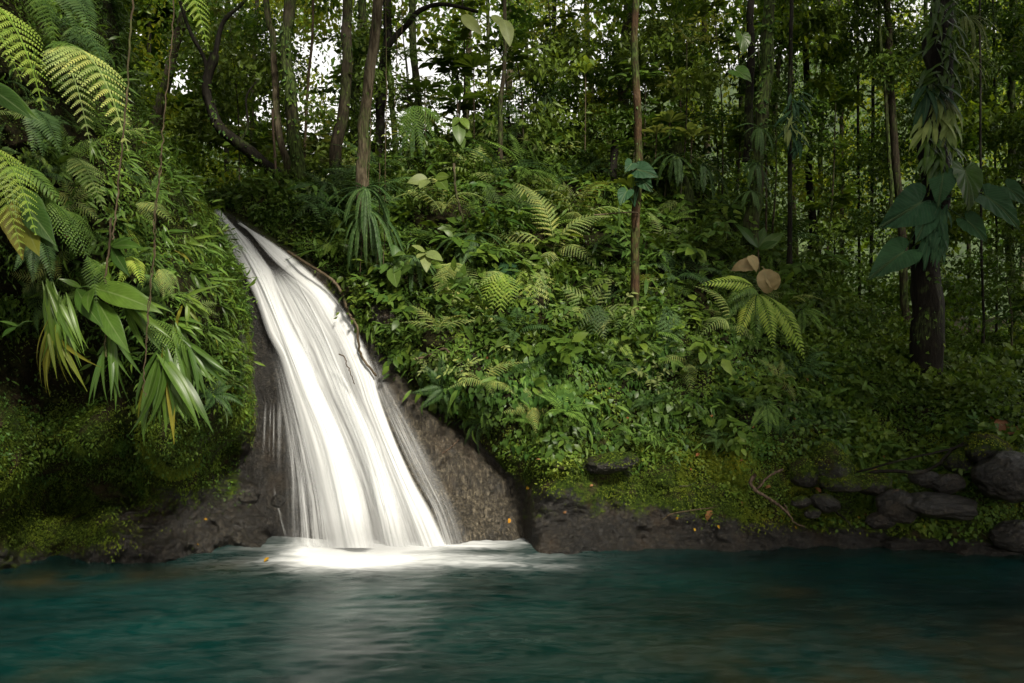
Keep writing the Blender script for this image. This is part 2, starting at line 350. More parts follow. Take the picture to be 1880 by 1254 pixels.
def make_cliff():
    R, C1, C2 = 420, 330, 40
    py = np.linspace(1120, -220, R); e = cliff_edge(py)
    u = np.linspace(0, 1, C1)
    PX = -500+(e[:, None]+500)*u[None]; PY = np.repeat(py[:, None], C1, 1)
    D = CLIFF(PX, PY)+.9*np.exp(-(e[:, None]-PX)/30.)
    Pt = P(PX, PY, D)
    low = sstep(760, 850, PY)
    d = (1-low)*(.22*fbm(Pt, 4, 1.2)+.1*fbm(Pt, 3, 4.5))+low*(.30*fbm(Pt, 5, 1.5, .55)-.10*np.abs(fbm(Pt, 3, 4.)))
    T = nrm(Pt-np.array([0, 0, CH]))
    Pt = Pt-T*d[..., None]
    last = Pt[:, -1]; cols = []
    for q in np.linspace(0, 1, C2+1)[1:]**1.4*7:
        c = last.copy(); c[:, 1] += q; c[:, 0] -= .30*q+.12*q*q*.3; c[:, 2] += .25*fbm(c, 3, .9)*min(1, q)
        cols.append(c)
    V = np.concatenate([Pt, np.array(cols).transpose(1, 0, 2)], 1); C = C1+C2
    moss = .85-.95*sstep(880, 965, PY)*sstep(150, 300, PX)-.4*sstep(990, 1020, PY)-.5*sstep(430, 455, PX)-.25*low*sstep(300, 420, PX)
    moss = np.concatenate([moss, np.repeat(moss[:, -1:], C2, 1)], 1)
    PXX = np.concatenate([PX, np.repeat(PX[:, -1:], C2, 1)], 1)
    PYY = np.concatenate([PY, np.repeat(PY[:, -1:], C2, 1)], 1)
    return mesh('cliff', V, [gridf(R, C)], [ROCK], {'moss': moss, 'slab': moss*0, 'soil_shade': sstep(800, 700, PYY)*.9}), V, PXX, PYY, R, C
cliff_me, cliff_V, cliff_PX, cliff_PY, cR, cC = make_cliff()
cliff = tag(obj('cliff', cliff_me), 'mossy overhanging rock cliff beside the waterfall', kind='structure')
def bvh_of(V, R, C, step=2):
    V = V[::step, ::step]; return BVHTree.FromPolygons([tuple(v) for v in V.reshape(-1, 3).tolist()], gridf(V.shape[0], V.shape[1]).tolist())
bank_V = bank_V.reshape(bR, bC, 3); cliff_V = cliff_V.reshape(cR, cC, 3)
bvB = bvh_of(bank_V, bR, bC); bvC = bvh_of(cliff_V, cR, cC)
CAM = Vector((0, 0, CH))
def hit(px, py, where='B'):
    d = Vector(P(px, py, 1.)-np.array([0, 0, CH])).normalized()
    best = None
    for w, t in (('B', bvB), ('C', bvC)):
        if w in where:
            r = t.ray_cast(CAM, d)
            if r[0] is not None and (best is None or r[3] < best[2]): best = (np.array(r[0]), np.array(r[1]), r[3])
    if best is None: q = P(px, py, 12.); return q, np.array([0, -.7, .7])
    n = best[1]
    if n@np.array(d) > 0: n = -n
    return best[0], n
def ground_z(x, y):
    r = bvB.ray_cast(Vector((x, y, 30)), Vector((0, 0, -1)))
    return r[0].z if r[0] is not None else 2.0
def surf_samples(V, PX, PY, n, dens, lim_rows=None):
    a = V[:-1, :-1]; b = V[:-1, 1:]; c = V[1:, 1:]; d = V[1:, :-1]
    nn = np.cross(c-a, d-b); ar = np.linalg.norm(nn, axis=-1)*.5
    px = PX[:-1, :-1]; py = PY[:-1, :-1]
    w = ar*dens(px, py, a)
    if lim_rows: w[lim_rows:] = 0
    w = w.ravel(); i = rng.choice(len(w), n, p=w/w.sum())
    s = rng.random((n, 1)); t = rng.random((n, 1))
    A, Bq, Cq, Dq = [q.reshape(-1, 3)[i] for q in (a, b, c, d)]
    pos = A*(1-s)*(1-t)+Bq*s*(1-t)+Cq*s*t+Dq*(1-s)*t
    n_ = nrm(nn.reshape(-1, 3)[i])
    f = ((np.array([0, 0, CH+1])-pos)*n_).sum(1); n_[f < 0] *= -1
    return pos, n_, px.ravel()[i], py.ravel()[i]
# ------------------------------------------------------------------ leaf shapes (base at the origin, pointing +Y, upper face +Z)
PROF = dict(ovate=lambda t: np.sin(np.pi*t**.72)**.85, lance=lambda t: np.sin(np.pi*t**.85)**1.1*(1-.15*t), strap=lambda t: np.minimum(1, 6*t+.25)*np.minimum(1, (1-t)*2.6)**.8,
            obov=lambda t: np.sin(np.pi*t**1.35)**.9, heart=lambda t: np.where(t < .12, .75+2*t, np.maximum(0, 1-(np.maximum(0, t-.12)/.88)**1.6)**.8), tip=lambda t: (1-t))
def leaf(L=1., W=.4, prof='ovate', n=7, fold=.18, droop=.25, ribs=0, wave=0., pleat=.0):
    t = np.linspace(0, 1, n); w = np.maximum(PROF[prof](t)*W*.5, .004*L)
    m = 3 if not ribs else ribs*2+1
    u = np.linspace(-1, 1, m)
    ang = droop*t**1.5*1.6
    y = np.cumsum(np.concatenate([[0], np.cos((ang[1:]+ang[:-1])/2)]))*L/(n-1); z = -np.cumsum(np.concatenate([[0], np.sin((ang[1:]+ang[:-1])/2)]))*L/(n-1)
    X = u[None]*w[:, None]
    Z = z[:, None]+fold*np.abs(u)[None]*w[:, None]*(1-.3*t[:, None])
    if ribs: Z = Z+pleat*w[:, None]*((np.arange(m) % 2)*2-1)[None]*.5
    if wave: Z = Z+wave*W*np.sin(t*22)[:, None]*np.abs(u)[None]
    back = 0.
    if prof == 'heart': back = -.16*L*(np.abs(u)**1.5)[None]*np.exp(-t*7)[:, None]
    V = np.stack([X, y[:, None]+back+0*X, Z], -1)
    return V.reshape(-1, 3), gridf(n, m), np.zeros((0, 3), int)
LEAF2 = (np.array([[0, 0, 0], [-.5, .42, .1], [0, 1, -.12], [.5, .42, .1]]), np.zeros((0, 4), int), np.array([[0, 3, 2], [0, 2, 1]]))
LEAFN = (np.array([[0, 0, 0], [-.27, .42, .06], [0, 1, -.12], [.27, .42, .06]]), np.zeros((0, 4), int), np.array([[0, 3, 2], [0, 2, 1]]))
HEART = (np.array([[0, 0, 0], [-.28, -.16, .03], [-.48, .15, .06], [-.3, .6, .0], [0, 1.05, -.16], [.3, .6, .0], [.48, .15, .06], [.28, -.16, .03], [0, .5, -.02]]), np.array([[0, 8, 3, 2], [0, 6, 5, 8], [8, 5, 4, 3]]), np.array([[0, 2, 1], [0, 7, 6]]))
def frond(pairs=17, sub=12, width=.42, h=.16, sag=.25, bip=True, shape='tree', pw=.026):
    """fern frond along +Y, chord length 1; leaflets in pairs, each one cut again when bip"""
    mb = MB(); ts = np.linspace(0, 1, 26)
    def cur(t): return np.stack([0*t, t, h*4*t*(1-t)*(1.25-.5*t)], -1)
    p = cur(ts); mb.add(*tube(p, np.interp(ts, [0, 1], [.009, .002]), 5), r=.1)
    def prof(t):
        if shape == 'sword': return np.minimum(1, t*5+.3)*np.minimum(1, (1-t)*3.5)**.7
        return np.minimum(1, (t+.05)*2.6)**.8*np.minimum(1, (1-t)*1.55)**.85
    for k in range(pairs):
        t = .07+.92*(k/(pairs-1))**.93
        c = cur(np.array([t]))[0]; c2 = cur(np.array([min(1, t+.01)]))[0]; tg = nrm(c2-c) if t < .99 else np.array([0, .9, -.4])
        L = width*.5*prof(t)+.006
        for sd in (-1, 1):
            dr = nrm(np.array([sd*1., .42+.35*t, 0])+tg*.12+np.array([0, 0, .08]))
            L2 = L*(.93+.14*rng.random())
            if not bip:
                M = frames(dr+np.array([0, 0, -sag*.5]), np.array([0, 0, 1.])+.3*rng.normal(size=3)*.4, 1.)
                lf = leaf(L2, min(L2*.34, pw*1.5), 'lance', 4, .1, sag*1.2); mb.t(lf, M, c, r=.2+.6*rng.random()); continue
            s = np.linspace(0, 1, 5); q = c+dr*L2*s[:, None]; q[:, 2] -= sag*L2*s**2*1.1
            nsub = max(3, int(sub*(.35+.65*L2/(width*.5))))
            rv = .15+.7*rng.random()
            for j in range(nsub):
                a = .04+.95*j/nsub; b = c+dr*L2*a; b[2] -= sag*L2*a*a*1.1
                pd = nrm(dr+np.array([0, 0, -2.2*sag*a])); side = nrm(np.cross(pd, [0, 0, 1.]))
                l3 = (.40/pairs)*(.35+.65*min(1, L2/(width*.4)))*(1-a)**.6+.002
                wd = L2*.95/nsub*.62
                for s2 in (-1, 1):
                    d3 = nrm(side*s2+pd*.45-np.array([0, 0, .25]))*l3
                    e = pd*wd
                    mb.add(np.array([b-e*.5, b+d3*.6-e*.42, b+d3+e*.3, b+e*.62]), F4=[[0, 1, 2, 3]] if s2 > 0 else [[3, 2, 1, 0]], r=rv)
    return mb
FR = {}
for nm, kw in dict(tree0=dict(h=.12), tree1=dict(h=.2, sag=.35), tree2=dict(h=.27, width=.5, sag=.45, pairs=18), lace=dict(width=.6, pairs=12, sub=11, h=.15, sag=.3),
                   simple0=dict(bip=False, pairs=22, width=.38, h=.15, pw=.022), simple1=dict(bip=False, pairs=21, width=.46, h=.25, sag=.4, pw=.024),
                   sword=dict(bip=False, pairs=42, width=.15, h=.16, sag=.15, shape='sword', pw=.024), comb=dict(bip=True, pairs=20, sub=8, width=.5, h=.14, sag=.55, pw=.02)).items():
    FR[nm] = frond(**kw)
FRM = {}
def frond_mesh(kind, mat):
    if (kind, mat) not in FRM: FRM[(kind, mat)] = FR[kind].mesh('frond_'+kind, G[mat], smooth=False)
    return FRM[(kind, mat)]
def add_frond(parent, o, base, tip, up, kind='tree0', mat='fern', wid=1.):
    base = np.asarray(base); tip = np.asarray(tip); L = np.linalg.norm(tip-base)
    M = frames(tip-base, np.asarray(up, float), L); M = M.copy(); M[:, 0] *= wid
    return obj('frond', frond_mesh(kind, mat), parent, M=mat4(M, base-o))
UP = np.array([0, 0, 1.])
def fern(px, py, tips, kind='tree0', mat='fern', label='', where='BC', lift=.15, up=None, group=None, name='fern', depth=None, wid=1., tipout=.25, stalk=True):
    """hero fern: crown over pixel (px,py) on the ground, frond tips at given pixels with depth offsets (towards camera +)"""
    if depth is None: o, n = hit(px, py, where); o = o+n*lift
    else: o = P(px, py, depth); n = np.array([0, -.8, .6])
    e = tag(empty(name, o), label, 'fern', group)
    for tp in tips:
        tx, ty = tp[:2]; off = tp[2] if len(tp) > 2 else tipout; mt = tp[3] if len(tp) > 3 else mat
        T = P(tx, ty, o[1]-off)
        u = up if up is not None else nrm(UP*.75+np.array([0, -1., 0])*.7+.12*rng.normal(size=3))
        add_frond(e, o, o, T, u, kind, mt, wid*(.9+.2*rng.random()))
    if stalk:
        g = o-n*(lift+.15)
        obj('rhizome', MB_one(tube(cat_rom([g-o, (g-o)*.5+np.array([.0, 0, -.02]), np.zeros(3)], 6), [.035, .03, .032, .03, .026, .02], 8, .2), B['dark']), e)
    return e
def MB_one(t, mat, name='part', r=.5, smooth=True):
    m = MB(); m.add(*t, r=r); return m.mesh(name, mat, smooth)
# ------------------------------------------------------------------ pool water
def seg_dist(px, py, pts):
    d = np.full(np.shape(px), 1e9)
    for (x0, y0), (x1, y1) in zip(pts[:-1], pts[1:]):
        vx, vy = x1-x0, y1-y0; t = np.clip(((px-x0)*vx+(py-y0)*vy)/(vx*vx+vy*vy+1e-9), 0, 1)
        d = np.minimum(d, np.hypot(px-x0-t*vx, py-y0-t*vy))
    return d
def make_pool():
    x = np.concatenate([np.linspace(-30, -9, 20)[:-1], np.linspace(-9, 9, 500), np.linspace(9, 30, 20)[1:]])
    y = np.concatenate([np.linspace(-12, 2, 16)[:-1], np.linspace(2, 12.5, 420), np.linspace(12.5, 18, 6)[1:]])
    X, Y = np.meshgrid(x, y)
    q = np.stack([X, Y, 0*X], -1)
    Z = .012*fbm(q*np.array([.8, 1.6, 1]), 3, 1.0)+.006*fbm(q*np.array([2, 5., 1]), 2, 1.5)
    # churned foam fans out from where the fall lands, a thin line of it drifts along the foot of the slab
    wob = fbm(q*np.array([.5, 1.3, 1]), 4, 1.6)
    wx = X+.35*wob
    core = np.exp(-((wx+1.75)/1.05)**2)*sstep(8.6, 9.6, Y+.2*wob)
    fan = np.exp(-np.abs((wx+1.0)/1.35)**2.6)*sstep(8.75, 9.65, Y+.2*wob)*.75
    tail = sstep(.95, -.4, wx)*sstep(-2.4, -1.2, wx)*np.exp(-((Y-9.42+.10*(X+1))/.26)**2)*.75
    left = sstep(-3.05, -2.2, wx)*sstep(-.8, -1.4, wx)*sstep(9.25, 9.8, Y+.2*wob)*.9
    line = sstep(.15, -.5, X)*sstep(-1.6, -.9, X)*np.exp(-((Y-10.13-.05*wob)/.12)**2)*1.
    gap = 1-.9*np.exp(-((X+.15)/.75)**2-((Y-9.86)/.14)**2)
    solid = np.exp(-((X+2.0)/.85)**4)*sstep(9.35, 9.75, Y+.06*wob)*1.3
    foam = np.clip(np.maximum(np.maximum.reduce([core*1.3, fan, tail, left, line])*gap, solid), 0, 1.3)
    Z += .008*np.clip(foam, 0, 1)
    swirl = .5*np.exp(-((X+1.2)/2.2)**2)*sstep(5.0, 7.5, Y)+.12+.22*np.exp(-((X-2.5)/3)**2-((Y-6.6)/1.2)**2)
    shallow = np.clip(.95*np.exp(-((X+5.0)/2.2)**2-((Y-8.75-.2*(X+5))/.35)**2)+.75*np.exp(-((X-2.9)/.35)**2-((Y-8.25)/.28)**2)+.9*sstep(0, 3, X)*sstep(8.4, 6.4, Y+.8*wob)
                      +.35*sstep(1., 5, X)*sstep(9.3, 9.9, Y)+.6*np.exp(-((X+3.7)/.5)**2-((Y-6.3)/.25)**2), 0, 1)
    V = np.stack([X, Y, Z], -1)
    m, nt = newmat('pool_water')
    g = N(nt, 'ShaderNodeNewGeometry').outputs['Position']
    fo = N(nt, 'ShaderNodeAttribute', attribute_name='foam').outputs['Fac']
    sh = N(nt, 'ShaderNodeAttribute', attribute_name='shallow').outputs['Fac']
    sw = N(nt, 'ShaderNodeAttribute', attribute_name='swirl').outputs['Fac']
    lng = mapped(nt, g, (.8, 2.2, 1)); n1 = noise_(nt, 1.1, lng, 4, .55, 1.2); n2 = noise_(nt, 3.4, lng, 6, .62, 1.6)
    n3 = noise_(nt, .5, g, 4, .6)
    deep = ramp(nt, n3, [(.3, (.0003, .0055, .0052)), (.5, (.0008, .014, .0128)), (.72, (.0018, .027, .0235))])
    c = mixc(nt, math_(nt, 'MULTIPLY', sh, ramp(nt, noise_(nt, 1.3, g, 4), [(.38, (0, 0, 0)), (.62, (1, 1, 1))])), deep, (.024, .021, .009))
    silk = ramp(nt, math_(nt, 'MULTIPLY_ADD', n2, .65, math_(nt, 'MULTIPLY', n1, .35)), [(.40, (0, 0, 0)), (.95, (1, 1, 1))])
    c = mixc(nt, math_(nt, 'MULTIPLY', silk, sw), c, (.10, .125, .11))
    st = N(nt, 'ShaderNodeMapRange', {'Value': n2, 'From Min': .36, 'From Max': .62}, interpolation_type='SMOOTHSTEP').outputs[0]
    fc = math_(nt, 'MINIMUM', fo, 1.)
    fm = math_(nt, 'MULTIPLY', math_(nt, 'POWER', fc, 1.25), N(nt, 'ShaderNodeMix', {0: fc, 2: st, 3: 1.}).outputs[0], clamp=True)
    c = mixc(nt, fm, c, (.62, .635, .64))
    b = N(nt, 'ShaderNodeBump', {'Strength': .035, 'Distance': .08, 'Height': math_(nt, 'MULTIPLY_ADD', n2, .25, n1)})
    bs = N(nt, 'ShaderNodeBsdfPrincipled', {'Base Color': c, 'Roughness': math_(nt, 'MULTIPLY_ADD', fm, .6, .27), 'IOR': 1.33, 'Specular IOR Level': .38, 'Normal': b.outputs[0]})
    N(nt, 'ShaderNodeOutputMaterial', {'Surface': bs.outputs[0]})
    me = mesh('pool_water', V, [gridf(len(y), len(x))], [m], {'foam': foam, 'shallow': shallow, 'swirl': np.clip(swirl, 0, 1)})
    return tag(obj('pool_water', me), 'deep teal plunge pool with white foam under the fall', kind='structure')
make_pool()
# ------------------------------------------------------------------ waterfall
def watermat(name, nu, nv, lo, hi, col=(.66, .675, .68), dk=.8):
    m, nt = newmat(name)
    uv = N(nt, 'ShaderNodeUVMap', uv_map='UVMap').outputs[0]
    d = N(nt, 'ShaderNodeAttribute', attribute_name='dens').outputs['Fac']
    n1 = noise_(nt, 1., mapped(nt, uv, (nu, nv, 1)), 5, .62, .25); n2 = noise_(nt, 1., mapped(nt, uv, (nu*3.7, nv*1.4, 1)), 4, .6)
    s = math_(nt, 'MULTIPLY_ADD', n2, .4, math_(nt, 'MULTIPLY', n1, .6))
    s = N(nt, 'ShaderNodeMapRange', {'Value': s, 'From Min': .34, 'From Max': .66, 'To Min': lo, 'To Max': hi}).outputs[0]
    cc = mixc(nt, ramp(nt, math_(nt, 'MULTIPLY_ADD', n2, .5, math_(nt, 'MULTIPLY', n1, .5)), [(.38, (0, 0, 0)), (.6, (1, 1, 1))]), [a*dk for a in col], col)
    a = math_(nt, 'MULTIPLY', s, d, clamp=True)
    df = N(nt, 'ShaderNodeBsdfPrincipled', {'Base Color': cc, 'Roughness': .45, 'Specular IOR Level': .1})
    tr = N(nt, 'ShaderNodeBsdfTranslucent', {'Color': cc})
    mx = N(nt, 'ShaderNodeMixShader', {0: .35, 1: df.outputs[0], 2: tr.outputs[0]})
    tp = N(nt, 'ShaderNodeBsdfTransparent')
    fin = N(nt, 'ShaderNodeMixShader', {0: a, 1: tp.outputs[0], 2: mx.outputs[0]})
    N(nt, 'ShaderNodeOutputMaterial', {'Surface': fin.outputs[0]})
    return m
W_DENSE = watermat('white_water', 3, .16, .95, 1.1, dk=.93)
W_STREAK = watermat('streaked_water', 7, .3, .22, 1.02, (.58, .595, .6), .75)
W_THIN = watermat('thin_veil_water', 26, .3, -.1, 1.1)
W_MIST = watermat('fine_spray', 5, 1.5, .15, .9)
falls = tag(empty('waterfall', P(640, 1000, 10.3)), 'silky white waterfall sliding down the dark rock into the teal pool', 'waterfall')
falls['kind'] = 'structure'; fl0 = np.array(falls.location)
def poly_path(pts, n):
    p = cat_rom(np.asarray(pts, float), n*3); d = np.concatenate([[0], np.cumsum(np.linalg.norm(np.diff(p, axis=0), axis=1))])
    s = np.linspace(0, d[-1], n); return np.stack([np.interp(s, d, p[:, 0]), np.interp(s, d, p[:, 1])], -1)
def sheet(name, Lp, Rp, mat, off0=.05, off1=.15, bulge=.06, eL=.1, eR=.1, nR=150, nC=60, dfun=None, dens=1., seed=0, end=True, fade0=.02, ripple=.016):
    L = poly_path(Lp, nR); R = poly_path(Rp, nR); t = np.linspace(0, 1, nC); s = np.linspace(0, 1, nR)
    px = L[:, None, 0]*(1-t)+R[:, None, 0]*t; py = L[:, None, 1]*(1-t)+R[:, None, 1]*t
    D = BANK(px, py)
    # running mean along the flow keeps the water smooth over bumps
    off = off0+(off1-off0)*s[:, None]+bulge*np.sin(np.pi*t)[None]*(.4+.6*s[:, None])
    q = P(px, py, D)
    nz = fbm(np.stack([t[None]*6+0*px+seed, s[:, None]*2.2+0*px, 0*px+seed], -1), 4)
    Q = P(px, py, D-off-ripple*nz)
    d = sstep(0, eL, t+.03*nz)*sstep(0, eR, 1-t+.03*nz)*sstep(0, fade0, s)[:, None]*dens
    if dfun is not None: d = d*dfun(s[:, None]+0*px, t[None]+0*px)
    wl = np.linalg.norm(Q[:, -1]-Q[:, 0], axis=-1).mean()
    uv = np.stack([(t[None]+0*px)*wl*1.0+seed*3.1, s[:, None]*6+0*px+seed], -1)
    me = mesh(name, Q, [gridf(nR, nC)], [mat], {'dens': d}, uv=uv.reshape(-1, 2))
    return obj(name, me, falls, loc=-fl0)
edgeL = [(389, 380), (405, 425), (423, 463), (448, 509), (469, 555), (488, 611), (510, 655), (522, 697), (536, 750), (550, 810), (563, 870), (576, 935), (590, 1006)]
edge1 = [(404, 384), (432, 415), (457, 438), (482, 472), (503, 500), (519, 546), (540, 598), (565, 645), (587, 699), (619, 763), (644, 820), (663, 871), (678, 925), (694, 1006)]
edge2 = [(432, 410), (455, 425), (490, 468), (520, 498), (571, 543), (596, 586), (622, 635), (650, 700), (668, 748), (690, 800), (718, 870), (745, 940), (768, 1006)]
edgeR = [(436, 403), (460, 420), (503, 445), (545, 476), (602, 528), (652, 594), (684, 665), (700, 731), (727, 807), (759, 878), (791, 935), (824, 1002)]
sheet('main_stream', edgeL, edge1, W_DENSE, .07, .36, .12, .2, .22, dfun=lambda s, t: 1-.7*sstep(.3, 1, s)*sstep(.55, 0, t))
sheet('main_stream_core', [(395, 388), (428, 440), (462, 505), (492, 570), (520, 640), (548, 720), (580, 810), (602, 900), (622, 1006)],
      [(402, 386), (450, 445), (492, 510), (528, 600), (575, 700), (628, 800), (658, 890), (690, 1006)], W_DENSE, .10, .44, .12, .4, .35, dens=1.1, seed=3)
sheet('right_stream', edge2, edgeR, W_DENSE, .05, .12, .07, .24, .24, seed=5, dfun=lambda s, t: 1.+.4*sstep(.45, .7, s))
mid1 = [(484, 482), (497, 505), (509, 546), (530, 598), (553, 645), (575, 699), (605, 763), (630, 820), (648, 871), (664, 925), (680, 1006)]
mid2 = [(506, 486), (538, 510), (582, 543), (608, 586), (634, 635), (660, 700), (680, 748), (702, 800), (728, 870), (755, 940), (780, 1006)]
sheet('middle_stream', mid1, mid2, W_STREAK, .07, .12, .03, .01, .01, seed=8, dens=1.1, fade0=.1)
sheet('braided_stream', [(500, 480), (540, 560), (585, 650), (625, 750), (665, 860), (700, 1004)], [(530, 510), (572, 580), (612, 650), (655, 750), (700, 850), (745, 1004)], W_STREAK, .09, .16, .05, .3, .3, seed=11, dens=.9, fade0=.15)
sheet('fanned_stream', [(590, 655), (615, 710), (648, 780), (672, 860), (690, 940), (702, 1006)], [(604, 652), (640, 700), (680, 780), (712, 860), (738, 940), (758, 1006)], W_DENSE, .10, .18, .04, .35, .35, seed=13, dens=.95, fade0=.1)
sheet('left_veil', [(486, 620), (502, 700), (512, 800), (518, 900), (522, 1003)], [(508, 620), (548, 720), (588, 830), (612, 920), (625, 1003)], W_THIN, .2, .34, .05, .5, .3, seed=17, dens=.62, fade0=.4)
sheet('right_spray', [(668, 640), (690, 715), (720, 790), (755, 868), (790, 935), (812, 1002)], [(692, 636), (722, 706), (768, 785), (812, 868), (846, 940), (868, 1002)], W_THIN, .05, .09, .03, .15, .7, seed=19, dens=.55, fade0=.2)
for k, (x0, y0, x1, y1, wd) in enumerate([(488, 736, 483, 850, 3), (497, 738, 494, 840, 2), (503, 735, 502, 850, 2), (513, 725, 512, 880, 5), (555, 780, 560, 1000, 7), (536, 760, 540, 990, 4), (500, 885, 528, 1000, 3)]):
    sheet('trickle', [(x0-wd, y0), ((x0+x1)/2-wd, (y0+y1)/2), (x1-wd, y1)], [(x0+wd, y0), ((x0+x1)/2+wd, (y0+y1)/2), (x1+wd, y1)], W_THIN, .28, .3, .0, .5, .5, nR=30, nC=7, seed=30+k, dens=.42, fade0=.25, ripple=.005, dfun=lambda s, t: sstep(1, .6, s))
# loose strands riding over the braids
for k in range(2):
    a = .08+.84*rng.random(); s0 = rng.uniform(.0, .5); s1 = min(1, s0+rng.uniform(.35, .6)); wd = rng.uniform(2.5, 6)
    A = poly_path([(410, 400), (455, 480), (500, 590), (560, 720), (610, 860), (650, 1004)], 60); Bq = poly_path([(455, 404), (560, 455), (640, 560), (690, 680), (760, 830), (822, 1002)], 60)
    mid = A*(1-a)+Bq*a; i0, i1 = int(s0*59), int(s1*59); mm = mid[i0:i1+1][::4]; g = np.linspace(.6, 1.6, len(mm))[:, None]*np.array([wd, -wd*.4])
    sheet('strand', mm-g, mm+g, W_DENSE, .10, .14, .02, .5, .5, nR=60, nC=9, seed=60+k, dens=.8, dfun=lambda s, t: sstep(1, .7, s), fade0=.35, ripple=.02)
# spray where the fall meets the pool: a small cloud of real volume
def spray(cx, cy_, cz, sx, sy, sz, dens):
    bpy.ops.mesh.primitive_ico_sphere_add(subdivisions=3, radius=1, location=(0, 0, 0)); o = bpy.context.object
    o.name = 'spray'; o.location = (cx, cy_, cz); o.scale = (sx, sy, sz)
    m, nt = newmat('spray_cloud')
    tc = N(nt, 'ShaderNodeTexCoord').outputs['Object']
    ln = N(nt, 'ShaderNodeVectorMath', {0: tc}, operation='LENGTH').outputs['Value']
    fa = N(nt, 'ShaderNodeMapRange', {'Value': ln, 'From Min': 1., 'From Max': .1, 'To Min': 0, 'To Max': dens}, interpolation_type='SMOOTHSTEP').outputs[0]
    v = N(nt, 'ShaderNodeVolumePrincipled', {'Color': (.95, .95, .93, 1), 'Density': fa, 'Anisotropy': .2})
    N(nt, 'ShaderNodeOutputMaterial', {'Volume': v.outputs[0]})
    o.data.materials.append(m); tag(o, 'fine white spray hanging over the foot of the waterfall', kind='stuff'); return o
if SPRAY:
    q = P(690, 985, 9.75); spray(q[0], q[1], .2, 1.3, .5, .5, 1.)
# ------------------------------------------------------------------ ground cover (nobody could count it)
def inr(a, x0, x1, f): return sstep(x0, x0+f, a)*sstep(x1, x1-f, a)
_fn = [0]
def fold_noise(p, s, lo, hi): return .06+sstep(lo+.08, hi-.02, fbm(p+_fn[0]*11.7, 3, s))
def hang_dirs(n_, k, down=.75, outw=.35, jit=.45):
    d = nrm(np.array([0, 0, -1.])*down+n_*outw+jit*rng.normal(size=(k, 3)))
    return d
def cover(name, V, PX, PY, n, dens, tm, size, mat, label, down=.75, outw=.35, jit=.45, lift=(.0, .06), lim=None, upz=.35, smooth=False):
    _fn[0] += 1; pos, n_, px, py = surf_samples(V, PX, PY, n, dens, lim)
    d = hang_dirs(n_, n, down, outw, jit)
    z = nrm(n_+np.array([0, 0, upz])+.35*rng.normal(size=(n, 3)))
    s = rng.uniform(size[0], size[1], n)*(.7+.4*rng.random(n))*np.clip(1+.9*fbm(pos+31, 2, 1.9), .5, 1.7)
    pos = pos+n_*rng.uniform(lift[0], lift[1], (n, 1))
    patch = .5+.75*fbm(pos+len(label), 3, 1.5)
    rnd = np.clip(.25*rng.random(n)+.65*patch+.12*rng.normal(size=n)*.8, 0, 1)
    o = obj(name, scatter(name, tm, frames(d, z, s), pos, rnd, G[mat], smooth)); tag(o, label, kind='stuff'); return o
def bank_veg(px, py): return sstep(slab_edge(py)-8+16*sstep(640, 700, py), slab_edge(py)+12+16*sstep(640, 700, py), px)*sstep(ledge_top(px)+6, ledge_top(px)-14, py)
BT = lim = bR1-1
# small creepers low on the bank
cover('creeper_leaves', bank_V, bank_PX, bank_PY, 52000, lambda x, y, p: bank_veg(x, y)*sstep(560, 680, y)*sstep(1950, 1750, x)*(.12+fold_noise(p, 1.1, -.5, .35))*(1-.8*inr(x, 1080, 1300, 40)*inr(y, 838, 905, 20)*1.), HEART, (.028, .05), 'creeper',
      'carpet of small creeping leaves over the bank', lim=lim)
cover('moss_leaves', bank_V, bank_PX, bank_PY, 85000, lambda x, y, p: sstep(slab_edge(y), slab_edge(y)+15, x)*inr(y, 770, 985, 60)*sstep(ledge_top(x)+62+30*sstep(1250, 1400, x), ledge_top(x)-20, y)*(.1+fold_noise(p, 2.1, -.05, .4))*(1+2.5*inr(x, 1180, 1660, 120)), LEAFN, (.018, .036), 'mossy',
      'yellow green moss and tiny leaves along the rock ledge', down=.5, outw=.7, lim=lim)
# heart shaped leaves hanging in curtains on the lit middle of the bank
cover('hanging_vine_leaves', bank_V, bank_PX, bank_PY, 7500, lambda x, y, p: bank_veg(x, y)*(inr(x, 840, 1330, 120)*inr(y, 600, 800, 70)+.35*inr(x, 700, 1700, 120)*inr(y, 520, 860, 60))*(.15+fold_noise(p, 1.6, -.2, .3)), HEART, (.06, .105), 'heart',
      'curtain of hanging heart shaped vine leaves', down=1., outw=.35, jit=.22, lift=(.02, .14), lim=lim, smooth=True)
cover('undergrowth', bank_V, bank_PX, bank_PY, 42000, lambda x, y, p: bank_veg(x, y)*sstep(700, 560, y)*(.05+fold_noise(p, 1.1, -.25, .3)), LEAFN, (.06, .13), 'broad',
      'dense leafy undergrowth on the upper bank', down=.25, outw=.9, jit=.6, lift=(.0, .3))
cover('undergrowth', bank_V, bank_PX, bank_PY, 26000, lambda x, y, p: sstep(1380, 1520, x)*sstep(900, 780, y)*bank_veg(x, y)*(.2+fold_noise(p, .9, -.3, .4))*np.where(p[..., 1] < 26, 1, .15), LEAF2, (.05, .11), 'broad',
      'shaded leafy plants on the forest floor at the foot of the trees', down=.1, outw=.9, jit=.6, lift=(.0, .3))
cover('undergrowth', bank_V, bank_PX, bank_PY, 20000, lambda x, y, p: inr(x, 330, 760, 40)*inr(y, 300, 700, 30)*bank_veg(x, y), LEAFN, (.035, .075), 'creeper',
      'mossy creepers on the mound above the waterfall', down=.5, outw=.6, jit=.5, lift=(.0, .1))
